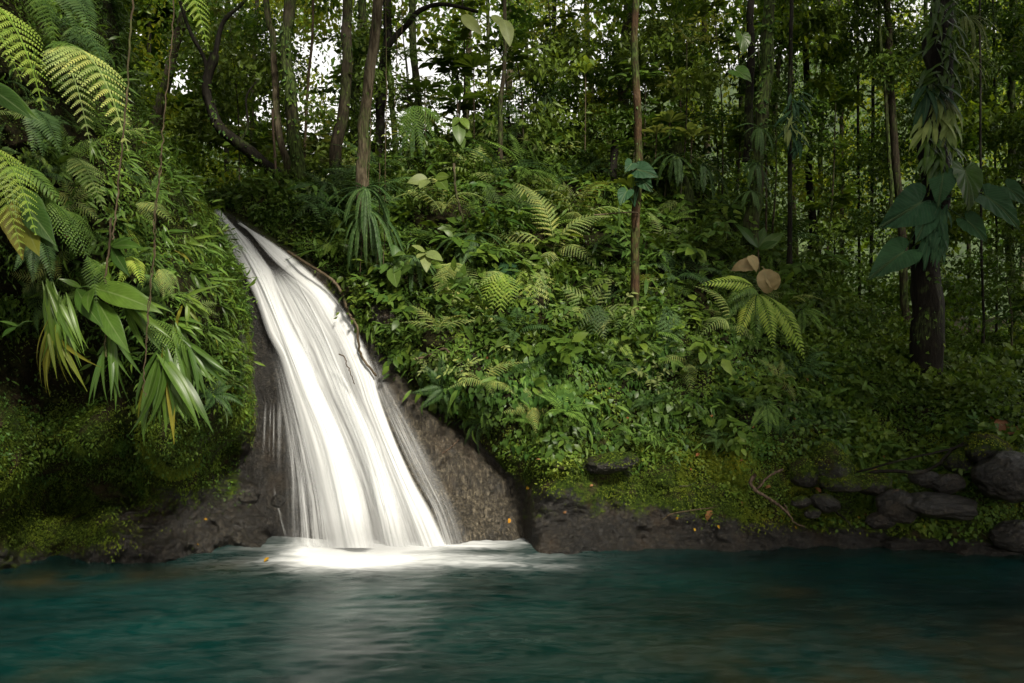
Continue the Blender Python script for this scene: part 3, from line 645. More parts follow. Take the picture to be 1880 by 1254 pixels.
# left cliff
LAN = leaf(1, .22, 'lance', 5, .2, .5)
cover('hanging_leaves', cliff_V, cliff_PX, cliff_PY, 5500, lambda x, y, p: sstep(448, 430, x)*sstep(-120, -40, x)*sstep(770, 660, y)*(.1+fold_noise(p, 1.2, -.25, .3))*(1-.9*inr(y, 560, 800, 50)*sstep(230, 150, x)), LAN, (.09, .2), 'glossy',
      'mixed pointed leaves hanging all over the cliff', down=.6, outw=.9, jit=.75, lift=(.0, .2), smooth=True)
cover('fern_leaves', cliff_V, cliff_PX, cliff_PY, 5000, lambda x, y, p: sstep(448, 430, x)*sstep(-120, -40, x)*sstep(740, 640, y)*(.05+fold_noise(p+7, 1.3, -.15, .3))*(1-.9*inr(y, 560, 800, 50)*sstep(230, 150, x)), LAN, (.07, .15), 'fern',
      'yellower narrow leaves among the pointed ones on the cliff', down=.5, outw=1., jit=.5, lift=(.02, .2), smooth=True)
def cl(x, y): return sstep(462, 440, x)
cover('creeper_leaves', cliff_V, cliff_PX, cliff_PY, 62000, lambda x, y, p: cl(x, y)*sstep(960, 780, y)*sstep(-120, -40, x)*(.12+fold_noise(p, 1.3, -.35, .35))*(1-.85*inr(y, 590, 770, 50)*sstep(300, 180, x)), LEAFN, (.028, .058), 'creeper',
      'small leaves and moss covering the cliff', down=.7, outw=.5, jit=.5, lift=(.0, .09))
cover('moss_leaves', cliff_V, cliff_PX, cliff_PY, 120000, lambda x, y, p: sstep(-120, -40, x)*(inr(y, 730, 1030, 50)*sstep(440, 350, x)*(1-.93*sstep(900, 960, y)*sstep(170, 300, x))*(.12+fold_noise(p, 1.9, .0, .4))+.9*inr(y, 180, 520, 80)*sstep(150, 330, x)*sstep(430, 380, x)+1.2*inr(x, 395, 470, 15)*inr(y, 480, 830, 60)+2.2*inr(x, 245, 370, 30)*inr(y, 760, 885, 30)+1.6*inr(x, -80, 55, 25)*inr(y, 730, 920, 30)+1.3*inr(x, 110, 225, 30)*inr(y, 740, 850, 30)+1.*inr(x, 395, 465, 15)*inr(y, 740, 800, 20)+.5*inr(x, -80, 210, 30)*inr(y, 950, 1015, 20)), LEAFN, (.016, .034), 'mossy',
      'yellow green moss hanging on the cliff', down=.8, outw=.5, jit=.35, lift=(.0, .05))
cover('grass_blades', cliff_V, cliff_PX, cliff_PY, 2600, lambda x, y, p: inr(y, 200, 560, 60)*sstep(180, 300, x)*sstep(440, 400, x)*(.1+fold_noise(p, 1.5, -.2, .3)), (leaf(1, .035, 'strap', 6, .1, .9)), (.12, .24), 'fern', 'fine grass blades drooping over the mossy shoulder', down=.9, outw=.9, jit=.25, lift=(0, .03))
cover('grass_blades', bank_V, bank_PX, bank_PY, 3000, lambda x, y, p: bank_veg(x, y)*inr(y, 330, 900, 60)*(fold_noise(p, 1.2, .0, .4)), (leaf(1, .05, 'strap', 5, .1, .8)), (.12, .25), 'glossy', 'drooping grassy leaves scattered on the bank', down=.5, outw=.9, jit=.4, lift=(0, .05), lim=lim)

cover('large_leaves', bank_V, bank_PX, bank_PY, 2600, lambda x, y, p: bank_veg(x, y)*sstep(820, 640, y)*(fold_noise(p, 1.2, -.02, .28)-.05), leaf(1, .55, 'ovate', 6, .2, .4), (.11, .22), 'broad', 'patches of larger oval leaves among the undergrowth', down=.5, outw=.9, jit=.4, lift=(.05, .3), lim=lim, smooth=True)
cover('large_leaves', bank_V, bank_PX, bank_PY, 2400, lambda x, y, p: bank_veg(x, y)*sstep(860, 700, y)*(fold_noise(p, 1.3, -.02, .28)-.05), leaf(1, .24, 'lance', 6, .2, .5), (.13, .26), 'fern', 'patches of long pointed leaves among the undergrowth', down=.6, outw=.9, jit=.45, lift=(.05, .3), lim=lim, smooth=True)
cover('leaf_litter', bank_V, bank_PX, bank_PY, 450, lambda x, y, p: bank_veg(x, y), leaf(1, .5, 'ovate', 4, .3, .7), (.04, .09), 'dry', 'scattered brown dead leaves caught in the undergrowth', down=.3, outw=.6, jit=.8, lift=(.0, .12), lim=lim)
# ------------------------------------------------------------------ trees
def crown_mesh(name, nclump, per, R, leafsz, seed, mat='forest', flat=.6):
    r = np.random.default_rng(seed); T = []; 
    for k in range(nclump):
        c = nrm(r.normal(size=3))*R*r.random()**.45*np.array([1, 1, flat]); cr = R*r.uniform(.16, .34)
        q = nrm(r.normal(size=(per, 3)))*cr*r.random((per, 1))**.5*np.array([1, 1, .55])
        T.append(c+q)
    T = np.concatenate(T); n = len(T)
    d = nrm(r.normal(size=(n, 3))*.8+np.array([0, 0, -.35])); z = nrm(r.normal(size=(n, 3))*.5+UP)
    m = scatter(name, LEAFN, frames(d, z, leafsz*r.uniform(.6, 1.3, n)), T, r.random(n), G[mat])
    # limbs that carry the clumps
    return m
CROWNS = [crown_mesh('crown_leaves', 26, 75, 2.5, .22, 100+i) for i in range(3)]
def limb_mesh(seed, mat):
    r = np.random.default_rng(seed); mb = MB()
    for k in range(6):
        a = r.uniform(0, 6.28); e = np.array([math.cos(a)*1.9, math.sin(a)*1.9, r.uniform(.2, 1.2)])
        mb.add(*tube(cat_rom([np.array([0, 0, -.6]), e*.45+np.array([0, 0, -.1]), e], 7), np.linspace(.06, .012, 7), 5))
    return mb.mesh('limbs', mat)
LIMBS = {}
def tree(pts, w, Y, bark, label, name='forest_tree', crown=True, group=None, rough=.18, Yend=None, flare=1.35, extend=True, forks=(), cr_scale=1., moss=None):
    """trunk through photo points (top to bottom) at depth Y"""
    pts = [tuple(p) for p in pts]; Yt = Y if Yend is None else Yend
    if extend:
        (x0, y0), (x1, y1) = pts[0], pts[1]
        s = (x0-x1)/max(1, abs(y0-y1)); pts = [(x0+s*300, y0-430-60*rng.random())]+pts
    n = max(14, int(len(pts)*8)); k = np.linspace(Yt, Y, len(pts)) if Yend is not None else np.full(len(pts), Y)
    W = P([p[0] for p in pts], [p[1] for p in pts], k)
    base = W[-1].copy(); W = np.vstack([W, base+np.array([0, .03, -.45])])
    path = cat_rom(W, n); h = np.linspace(0, 1, n)
    rad = np.interp(h, [0, .75, .93, 1], [.75, .98, 1.05, flare])*w/F*Y*.5
    path = path+.25*w/F*Y*np.stack([fbm(path*.9+5, 2), fbm(path*.9+9, 2), 0*h], -1)*np.minimum(1, 4*(1-h))[:, None]
    e = tag(empty(name, base), label, 'tree', group)
    obj('trunk', MB_one(tube(path-base, rad, 14 if w > 12 else 8, rough, 5/max(.25, w/F*Y*4)), B[bark], 'trunk'), e)
    if moss is None: moss = {'mossy': 1., 'dark': .6, 'brown': .25, 'pale': .12, 'red': .3}.get(bark, .2) if Y < 18 else 0
    m = int(moss*np.clip(w*22, 60, 1100))
    if m > 20:   # moss, liverworts and tiny ferns clothing the bark
        kk = rng.uniform(.15, .96, m)*(n-1); ii = kk.astype(int); fr = (kk-ii)[:, None]; c = (path[ii]*(1-fr)+path[np.minimum(ii+1, n-1)]*fr)-base
        a = rng.uniform(0, 6.283, m); nn = np.stack([np.cos(a), np.sin(a), 0*a], -1); ok = fbm((c+nn*.2)*1.0+7, 3, 1.6) > -.12; c = c[ok]; nn = nn[ok]; r_ = rad[ii][ok]; m = len(c)
        d = nrm(nn*.6-UP*.8+.5*rng.normal(size=(m, 3)))
        obj('moss', scatter('moss', LEAFN, frames(d, nrm(nn+.3*UP), rng.uniform(.03, .085, m)*min(1.5, max(.7, w/18))), c+nn*r_[:, None]*.97, rng.random(m), G['creeper'])  , e)['kind'] = 'stuff'
    for f, fw in forks:
        q = P([p[0] for p in f], [p[1] for p in f], Y-.02)
        q = cat_rom(q, len(f)*5); obj('branch', MB_one(tube(q-base, np.linspace(fw, fw*.45, len(q))/F*Y*.5, 8, .15), B[bark]), e)
    if crown:
        top = path[0]-base; s = cr_scale*rng.uniform(.85, 1.15)
        c = obj('crown', CROWNS[int(rng.integers(3))], e, loc=top+np.array([0, 0, 1.2])); c.rotation_euler = (0, 0, rng.uniform(0, 6)); c.scale = (s, s, s)
        if bark not in LIMBS: LIMBS[bark] = limb_mesh(len(LIMBS), B[bark])
        b = obj('limbs', LIMBS[bark], e, loc=top)
    return e
T1 = tree([(536, -5), (528, 60), (533, 160), (541, 260), (548, 345)], 25, 13.9, 'mossy', 'upright mossy trunk rooted on the mound just right of where the leaning trunk starts')
tree([(488, -5), (500, 60), (503, 150), (512, 230), (527, 290), (533, 345)], 14, 14.2, 'pale', 'slim pale trunk bending behind the mossy trunk on the mound', rough=.1)
tree([(640, -5), (637, 60), (632, 150), (624, 240), (616, 315)], 22, 14.6, 'brown', 'straight grey brown trunk left of the pale streaked one, bathed in backlight', rough=.08)
T4 = tree([(694, -5), (688, 60), (680, 150), (672, 240), (666, 330), (672, 430), (676, 530)], 23, 12.6, 'pale', 'pale streaked trunk whose foot hangs over the rock beside the waterfall', rough=.14, flare=1.7)
tree([(712, -5), (712, 60), (707, 120), (697, 220), (688, 330)], 19, 15.6, 'dark', 'dark trunk forking into a thick slanting bough against the bright sky',
     forks=[([(707, 95), (722, 72), (748, 45), (770, 20), (805, 8), (840, 12), (878, 22)], 13), ([(712, 30), (706, 0), (690, -60)], 12)])
tree([(664, -5), (660, 70), (655, 190), (655, 300)], 19, 17.5, 'mossy', 'mossy brown trunk half hidden behind the pale streaked trunk')
tree([(395, 100), (380, 150), (388, 200), (408, 235), (440, 262), (480, 295), (522, 335)], 22, 14.0, 'dark', 'dark mossy trunk leaning far over to the left from the mound', extend=False, crown=False, flare=1.2,
     forks=[([(384, 165), (376, 110), (350, 60), (330, 0), (322, -60)], 9), ([(395, 100), (410, 40), (450, 0), (470, -60)], 10), ([(440, 262), (455, 230), (452, 180), (470, 150)], 6)])
tree([(340, 0), (330, 60), (312, 130), (300, 165), (285, 260)], 20, 18.5, 'brown', 'brown trunk slanting in the shade behind the thin hanging vine')
tree([(575, -5), (572, 80), (566, 150), (560, 260), (556, 330)], 6, 15.5, 'vine', 'very thin stem rising between the mossy trunk and the straight grey trunk', rough=.05, crown=False)
tree([(500, 200), (503, 260), (506, 310), (512, 345)], 6, 13.7, 'twig', 'thin grey sapling stem beside the slim pale trunk', rough=.05, crown=False, extend=False)
tree([(757, -5), (757, 60), (762, 140), (770, 215), (768, 270)], 15, 17, 'mossy', 'shaggy mossy trunk under the slanting dark bough')
tree([(925, -5), (928, 60), (926, 110), (920, 180), (918, 250)], 9, 14.8, 'brown', 'slender crooked trunk standing over the big ferns at mid slope', rough=.1)
tree([(937, -5), (938, 90), (935, 150)], 13, 21, 'pale', 'light grey trunk directly behind the slender crooked one')
tree([(963, -5), (964, 60), (968, 128)], 6, 22, 'brown', 'thin straight brown pole next to the light grey trunk', rough=.05)
tree([(896, 40), (897, 90), (899, 140)], 8, 21, 'mossy', 'small mossy trunk near the hanging pale leaves', rough=.05)
tree([(1034, 10), (1033, 60), (1032, 98)], 7, 22, 'dark', 'short dark trunk showing above the crest thicket', rough=.05)
tree([(1169, -5), (1166, 80), (1168, 170), (1171, 260), (1169, 360), (1167, 450), (1165, 562)], 16, 11.9, 'red', 'slim red brown trunk in the open middle of the bank', rough=.1, flare=1.15)
tree([(1147, 100), (1143, 160), (1140, 235)], 23, 20, 'brown', 'broad ridged trunk close behind the slim red brown one')
tree([(1240, -5), (1243, 60), (1250, 150), (1254, 240)], 13, 19.5, 'brown', 'straight brown trunk above the stump draped with sword ferns')
tree([(1292, 40), (1296, 130), (1298, 250)], 12, 21, 'pale', 'pale mottled trunk further up the crest, left of the twin dark trunks')
tree([(1130, 250), (1127, 300), (1120, 350), (1117, 370)], 18, 15.2, 'dark', 'stout dark leaning trunk cut off under a tuft of leaves', crown=False, extend=False, flare=1.2)
tree([(1238, 262), (1240, 300), (1246, 345), (1250, 362)], 40, 15, 'mossy', 'thick mossy stump draped with hanging sword ferns', name='tree_stump', crown=False, extend=False, flare=1.15)
tree([(1380, -5), (1378, 80), (1376, 170), (1373, 250)], 16, 14.3, 'dark', 'dark straight trunk, the further of the pair by the moss-sleeved trunk')
T15 = tree([(1412, -5), (1410, 60), (1404, 150), (1395, 240), (1387, 320), (1378, 400)], 27, 13.3, 'mossy', 'moss-sleeved trunk with drooping fern tufts at several heights', rough=.25)
tree([(1441, -5), (1436, 60), (1428, 140), (1422, 220)], 9, 16, 'mossy', 'narrow mossy trunk close by the moss-sleeved one')
T16 = tree([(1452, 60), (1450, 180), (1450, 300), (1450, 435)], 9, 13.4, 'dark', 'thin dark pole wrapped in a climbing cluster of dark leaves', rough=.1)
tree([(1484, 280), (1486, 330), (1492, 420)], 14, 18, 'dark', 'blackish trunk low in the gap beyond the thin dark pole', rough=.1)
tree([(1613, -5), (1617, 80), (1625, 180), (1632, 280), (1636, 350)], 7, 15.4, 'mossy', 'thin knobbly trunk touching the taller grey trunk in the right hand woods', rough=.3)
tree([(1630, -5), (1632, 60), (1633, 150), (1643, 300), (1655, 430), (1662, 575), (1668, 640)], 15, 15.8, 'brown', 'tall grey brown trunk left of the giant epiphyte tree', rough=.1)
T19 = tree([(1732, -5), (1727, 70), (1722, 160), (1716, 260), (1713, 350), (1708, 450), (1702, 560), (1697, 700)], 54, 12.4, 'dark', 'giant dark trunk loaded with epiphytes and big arum leaves', rough=.2, flare=1.25)
tree([(1800, 250), (1801, 380), (1803, 480), (1806, 585)], 5, 14.5, 'dark', 'very thin dark sapling right of the giant epiphyte tree', rough=.05)
tree([(1857, 380), (1856, 450), (1860, 560), (1862, 640)], 17, 17.5, 'mossy', 'mossy trunk at the far edge of the woods past the thin dark sapling')
tree([(1828, 380), (1830, 480), (1829, 590)], 5, 17, 'dark', 'second hair-thin dark stem between the sapling and the mossy edge trunk', rough=.05, crown=False)
tree([(1577, 420), (1578, 520), (1577, 600)], 6, 18, 'dark', 'small dark stem in the shade left of the tall grey brown trunk', rough=.05, crown=False)
# many more trunks deeper in the woods
FT = [(452, 21, 9), (590, 24, 10), (735, 24, 12), (800, 21, 11), (850, 26, 13), (1000, 24, 10), (1068, 21, 15), (1100, 27, 12), (1195, 26, 12), (1222, 23, 7), (1272, 28, 9), (1322, 24, 9), (1345, 21, 7),
      (1352, 30, 14), (1465, 24, 12), (1500, 21, 10), (1520, 27, 12), (1545, 20, 8), (1566, 24, 11), (1598, 21, 7), (1680, 22, 9), (1762, 24, 12), (1783, 20, 8), (1842, 22, 10), (1872, 20, 8), (420, 26, 10), (230, 22, 9), (270, 25, 8), (1950, 19, 14), (2040, 22, 12), (120, 22, 12)]
near = [('straight grey trunk', 628), ('pale streaked trunk', 680), ('slender crooked trunk', 922), ('slim red brown trunk', 1168), ('moss-sleeved trunk', 1405), ('tall grey brown trunk', 1640), ('giant epiphyte tree', 1722), ('leaning dark trunk', 400)]
SZ = {7: 'hair-thin', 8: 'thin', 9: 'slim', 10: 'lean', 11: 'narrow', 12: 'middling', 13: 'sturdy', 14: 'stout', 15: 'broad', 16: 'thick'}
for i, (x, Y, w) in enumerate([f for j, f in enumerate(FT) if j % 5 not in (1, 3)]):
    lean = rng.uniform(-.04, .04)
    X = (x-CX)/F*Y; gz = ground_z(X, Y); pyb = CY-(gz-CH)/Y*F
    nn = sorted(near, key=lambda a: abs(a[1]-x)); bk = ['brown', 'mossy', 'pale', 'dark'][i % 4]
    lb = f"{SZ[w]} {dict(brown='brown', mossy='mossy', pale='greyish', dark='blackish')[bk]} distant trunk between {nn[0][0]} and {nn[1][0]}"
    tree([(x+lean*700, -5), (x+lean*350+rng.uniform(-4, 4), pyb*.5), (x, pyb+6)], w, Y, bk, lb, rough=.12, crown=(i % 3 == 0), group='distant trunks deep in the woods')
# ------------------------------------------------------------------ vines, roots and fallen sticks
def strand_of(name, pts, w, Y, mat, label, cat, group=None, sides=6, taper=.7, dz=None, rough=.1):
    k = np.full(len(pts), float(Y)) if np.ndim(Y) == 0 else np.asarray(Y, float)
    W = cat_rom(P([p[0] for p in pts], [p[1] for p in pts], k), len(pts)*7)
    W = W+.006*rng.normal(size=W.shape)*[1, 1, 0]
    r = np.linspace(1, taper, len(W))*w/F*k.mean()*.5; o = W[0].copy()
    return tag(obj(name, MB_one(tube(W-o, r, sides, rough, 20), B[mat]), loc=o), label, cat, group)
strand_of('hanging_vine', [(248, -60), (240, 60), (232, 190), (222, 290), (211, 400), (207, 440)], 4, 6.4, 'vine', 'reddish hanging vine, the one nearest the sunny fern fronds', 'vine')
strand_of('hanging_vine', [(321, -60), (318, 40), (308, 150), (299, 240), (296, 290), (291, 340), (286, 400), (284, 450), (277, 520), (270, 600), (263, 690), (266, 728)], 2.6, 6.6, 'vine', 'pale thread-like vine falling straight and ending in a hooked tip', 'vine')
strand_of('hanging_vine', [(296, 285), (293, 330), (283, 400), (282, 470), (273, 560), (268, 640), (262, 700)], 2.6, 6.62, 'vine', 'second strand twisting round the pale thread-like vine', 'vine')
strand_of('aerial_root', [(203, 400), (200, 450), (193, 520), (192, 600), (194, 655)], 4.5, 7.1, 'vine', 'brown aerial root dangling below the split broad leaf', 'root')
for k, (a, b) in enumerate([((709, -60), (704, 500)), ((686, -60), (672, 470)), ((697, 300), (690, 520)), ((728, 40), (724, 200)), ((664, 330), (661, 520)), ((735, -60), (737, 60))]):
    strand_of('hanging_vine', [a, ((a[0]+b[0])/2+2, (a[1]+b[1])/2), b], 2., 12.2 if k != 3 else 15, 'vine', 'fine straight vine hanging along the pale streaked trunk', 'vine', 'fine vines along the pale streaked trunk')
strand_of('liana', [(1090, 395), (1165, 390), (1170, 402), (1168, 418)], 2.5, 11.8, 'vine', 'curl of dry liana wrapped round the slim red brown trunk', 'vine')
strand_of('plant_stem', [(833, 300), (836, 345), (845, 385), (856, 425), (862, 445)], 5, 12.9, 'pale', 'white spotted leaning stem above the pale fern clump', 'stem')
strand_of('exposed_root', [(672, 505), (668, 530), (680, 545), (692, 555)], 7, 12.1, 'brown', 'looping root under the foot of the pale streaked trunk', 'root')
strand_of('exposed_root', [(528, 462), (560, 482), (597, 505), (618, 522), (632, 550), (640, 575), (655, 600), (662, 650), (690, 690)], 6, [12.45, 12.25, 12.2, 12.1, 12., 11.95, 11.85, 11.75, 11.5], 'vine', 'long brown root tracing the upper right edge of the falling water', 'root')
strand_of('exposed_root', [(762, 660), (790, 652), (815, 640), (830, 650), (850, 632)], 5, 11.15, 'vine', 'curved brown root poking from the bank left of the pale ferns', 'root')
strand_of('stick', [(622, 650), (632, 655), (637, 670), (644, 684), (650, 705)], 2.5, 11.25, 'twig', 'small crooked stick caught in the waterfall', 'stick')
strand_of('stick', [(812, 832), (825, 824), (838, 812), (843, 806)], 3.5, 10.75, 'twig', 'short dark stick lying on the bare wet rock', 'stick')
strand_of('fallen_branch', [(1552, 872), (1600, 860), (1650, 846), (1710, 833), (1760, 820), (1793, 812)], 4.5, [10.4, 10.3, 10.2, 10.2, 10.3, 10.5], 'dark', 'long thin bare branch lying across the mossy boulders', 'branch')
strand_of('fallen_branch', [(1578, 882), (1600, 868), (1640, 865), (1690, 867), (1725, 850), (1750, 825), (1810, 790)], 7, [10.3, 10.2, 10.1, 10.1, 10.3, 10.5, 10.9], 'dark', 'forked dark branch curving behind the flat boulder', 'branch')
strand_of('exposed_root', [(1386, 872), (1378, 886), (1390, 902), (1412, 916), (1432, 930), (1450, 946)], 7, 10.0, 'twig', 'crooked bare root on the mossy ledge', 'root')
strand_of('exposed_root', [(1436, 862), (1412, 874), (1396, 892), (1388, 900)], 4.5, 10.02, 'twig', 'thin root joining the crooked root from above', 'root')
strand_of('exposed_root', [(1440, 925), (1452, 950), (1462, 962), (1478, 967)], 3, 10., 'twig', 'wiry root tip trailing over the pool edge', 'root')
strand_of('stick', [(1532, 938), (1548, 950), (1560, 962), (1572, 975)], 4.5, 9.95, 'dark', 'dark stick leaning down to the water below the boulders', 'stick')
strand_of('stick', [(1620, 925), (1632, 912), (1648, 898)], 4, 9.9, 'twig', 'short stick propped on the boulder by the water', 'stick')
strand_of('stick', [(1216, 955), (1232, 944), (1262, 938), (1310, 932)], 3, 9.85, 'vine', 'light twig on the wet ledge above the pool', 'stick')
strand_of('stick', [(1245, 893), (1262, 892), (1278, 886)], 3, 10.05, 'pale', 'small bleached twig on the green ledge', 'stick')
# ------------------------------------------------------------------ hero plants
def leafmesh(tm, mat, name='leaf', r=None):
    return MB_one(tm, G[mat], name, .3+.4*rng.random() if r is None else r)
LM = {}
def heart_mesh(mat):
    """big cordate arum blade: corrugated between the side veins, edge slightly wavy, tip drawn out"""
    h = cat_rom([(0, -.03, 0), (.10, -.2, 0), (.25, -.27, 0), (.39, -.17, 0), (.46, .04, 0), (.42, .3, 0), (.3, .56, 0), (.15, .8, 0), (.03, .96, 0), (0, 1.02, 0)], 34)
    out = np.vstack([h, h[-2:0:-1]*[-1, 1, 1]]); m = len(out); R = np.array([.02, .15, .3, .45, .6, .75, .88, 1.])
    V = out[None]*R[:, None, None]; x, y = V[..., 0], V[..., 1]; ph = np.linspace(0, 2*np.pi, m, endpoint=False)
    r = np.hypot(x, y)
    V[..., 2] = .035*np.abs(np.sin(ph*8))[None]*r*2+.16*np.abs(x)-.28*np.maximum(0, y)**2-.1*x*x+.012*np.sin(ph*19)[None]*R[:, None]**3
    me = mesh('leaf', V.reshape(-1, 3), [gridf(len(R), m, True)], [G[mat]], {'rnd': np.full(len(R)*m, .3+.4*rng.random()), 'lu': x*2.4, 'lt': y*1.2, 'hero': np.ones(len(R)*m)})
    return me
def lm(key, mat, **kw):
    if (key, mat) not in LM and key == 'hrt': LM[(key, mat)] = heart_mesh(mat)
    if (key, mat) not in LM:
        kw = dict(kw); kw['ribs'] = max(2, kw.get('ribs', 0)); kw['n'] = max(14, kw['n'])
        m = leafmesh(leaf(**kw), mat); c = kw['ribs']*2+1; n = kw['n']
        for nm, v in (('lu', np.tile(np.linspace(-1, 1, c), n)), ('lt', np.repeat(np.linspace(0, 1, n), c)), ('hero', np.ones(n*c))):
            at = m.attributes.new(nm, 'FLOAT', 'POINT'); at.data.foreach_set('value', v.astype(np.float32))
        LM[(key, mat)] = m
    return LM[(key, mat)]
def addleaf(parent, o, me, base, tip, up, w=1.):
    L = np.linalg.norm(np.asarray(tip)-base); M = frames(np.asarray(tip)-base, np.asarray(up, float), L).copy(); M[:, 0] *= w; M[:, 2] = M[:, 2]
    return obj('leaf', me, parent, M=mat4(M, np.asarray(base)-o))
def stemto(parent, o, a, b, w, mat='fern', sag=.0, name='stem'):
    a = np.asarray(a, float)-o; b = np.asarray(b, float)-o; m = (a+b)/2+np.array([0, 0, sag])
    me = MB_one(tube(cat_rom([a, m, b], 8), np.linspace(w, w*.6, 8), 5), G[mat] if mat in G else B[mat]); obj(name, me, parent)
def leafplant(name, cx, cy, Y, leaves, label, cat='plant', key='ov', mat='broad', kw=None, group=None, root=None, petiole=.0, w=1., up=None, stemw=.006, stem=None):
    """leaves: (bx,by, tx,ty, towards-camera offset of the tip[, mat])"""
    o = P(cx, cy, Y); e = tag(empty(name, o), label, cat, group)
    for lf in leaves:
        bx, by, tx, ty, off = lf[:5]; mt = lf[5] if len(lf) > 5 else mat
        b = P(bx, by, Y-.25*off-.01); t = P(tx, ty, Y-off)
        u = nrm(np.array([.25*rng.normal(), -1., .55+.2*rng.normal()])) if up is None else up
        addleaf(e, o, lm(key, mt, **kw), b, t, u, w*(.9+.2*rng.random()))
        if (bx, by) != (cx, cy): stemto(e, o, o, b, stemw, mat, .02)
    if stem: stemto(e, o, o, P(stem[0], stem[1], Y+.1), stemw*2, 'vine')
    return e
# --- left cliff: big fronds overhead and down the slope
def hangfern(px, py, Y, tips, kind, mat, label, wid=1., name='fern', upv=None, extra=0):
    o = P(px, py, Y); e = tag(empty(name, o), label, 'fern')
    for tp in tips:
        bx, by, tx, ty, off = tp[:5]; mt = tp[5] if len(tp) > 5 else mat; kd = tp[6] if len(tp) > 6 else kind
        b = P(bx, by, Y); t = P(tx, ty, Y-off)
        u = nrm(np.array([.55, -.55, .75])+.12*rng.normal(size=3)) if upv is None else np.asarray(upv, float)
        add_frond(e, o, b, t, u, kd, mt, wid)
    return e
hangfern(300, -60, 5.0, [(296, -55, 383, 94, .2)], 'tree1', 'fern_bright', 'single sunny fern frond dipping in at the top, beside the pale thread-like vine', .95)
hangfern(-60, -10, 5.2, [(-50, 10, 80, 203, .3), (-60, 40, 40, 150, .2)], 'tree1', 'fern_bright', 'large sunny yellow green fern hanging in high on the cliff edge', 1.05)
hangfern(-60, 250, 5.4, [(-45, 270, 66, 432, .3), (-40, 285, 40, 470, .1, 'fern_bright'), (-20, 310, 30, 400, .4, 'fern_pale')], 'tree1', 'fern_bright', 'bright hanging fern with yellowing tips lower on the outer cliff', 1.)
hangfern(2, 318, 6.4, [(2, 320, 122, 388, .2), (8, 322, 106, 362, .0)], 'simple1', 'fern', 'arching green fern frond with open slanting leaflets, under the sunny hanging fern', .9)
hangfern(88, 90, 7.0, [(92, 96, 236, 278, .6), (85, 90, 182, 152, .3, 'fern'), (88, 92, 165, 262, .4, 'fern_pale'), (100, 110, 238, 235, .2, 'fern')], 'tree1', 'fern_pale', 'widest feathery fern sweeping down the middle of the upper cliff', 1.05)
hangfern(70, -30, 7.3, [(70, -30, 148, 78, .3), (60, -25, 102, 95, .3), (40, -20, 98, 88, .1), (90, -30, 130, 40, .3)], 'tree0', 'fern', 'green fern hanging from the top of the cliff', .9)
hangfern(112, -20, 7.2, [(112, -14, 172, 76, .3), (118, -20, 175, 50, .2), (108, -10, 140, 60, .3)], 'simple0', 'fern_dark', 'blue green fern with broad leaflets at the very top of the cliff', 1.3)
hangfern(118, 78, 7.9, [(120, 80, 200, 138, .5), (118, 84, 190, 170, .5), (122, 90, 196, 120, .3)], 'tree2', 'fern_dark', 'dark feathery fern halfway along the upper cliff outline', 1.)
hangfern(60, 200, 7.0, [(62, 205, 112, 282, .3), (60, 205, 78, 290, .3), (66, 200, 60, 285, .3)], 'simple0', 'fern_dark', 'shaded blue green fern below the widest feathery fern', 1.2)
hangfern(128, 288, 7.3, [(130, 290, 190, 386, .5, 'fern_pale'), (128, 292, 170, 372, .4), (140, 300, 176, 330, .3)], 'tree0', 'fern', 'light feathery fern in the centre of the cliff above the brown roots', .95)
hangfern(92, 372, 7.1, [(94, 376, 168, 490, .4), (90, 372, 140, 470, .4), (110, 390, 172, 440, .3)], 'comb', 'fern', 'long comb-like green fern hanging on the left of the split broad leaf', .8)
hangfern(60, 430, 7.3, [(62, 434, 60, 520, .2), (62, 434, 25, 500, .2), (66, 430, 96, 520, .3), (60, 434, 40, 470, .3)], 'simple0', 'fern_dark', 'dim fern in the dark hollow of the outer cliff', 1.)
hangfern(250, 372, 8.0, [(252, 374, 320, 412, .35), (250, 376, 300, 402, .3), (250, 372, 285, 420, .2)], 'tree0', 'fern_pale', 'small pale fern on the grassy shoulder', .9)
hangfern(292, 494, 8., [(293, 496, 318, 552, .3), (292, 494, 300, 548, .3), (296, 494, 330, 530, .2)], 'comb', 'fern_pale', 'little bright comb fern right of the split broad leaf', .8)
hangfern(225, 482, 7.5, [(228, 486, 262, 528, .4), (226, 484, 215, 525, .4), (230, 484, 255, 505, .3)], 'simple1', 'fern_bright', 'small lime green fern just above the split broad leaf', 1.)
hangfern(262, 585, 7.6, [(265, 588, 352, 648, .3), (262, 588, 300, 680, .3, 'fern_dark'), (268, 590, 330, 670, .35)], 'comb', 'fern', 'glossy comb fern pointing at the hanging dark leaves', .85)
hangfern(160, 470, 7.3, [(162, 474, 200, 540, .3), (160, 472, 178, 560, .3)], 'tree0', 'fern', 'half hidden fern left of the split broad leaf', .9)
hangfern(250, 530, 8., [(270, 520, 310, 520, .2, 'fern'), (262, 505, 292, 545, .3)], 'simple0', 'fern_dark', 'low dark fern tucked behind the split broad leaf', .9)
PLEAT = dict(L=1, W=.34, prof='lance', n=14, fold=.14, droop=.35, ribs=5, pleat=.09)
WIDE = dict(L=1, W=.42, prof='lance', n=12, fold=.16, droop=.3, ribs=4, pleat=.07)
STRAP = dict(L=1, W=.12, prof='strap', n=9, fold=.3, droop=.4)
LANCE = dict(L=1, W=.2, prof='lance', n=8, fold=.25, droop=.35)
OV = dict(L=1, W=.52, prof='ovate', n=8, fold=.15, droop=.25)
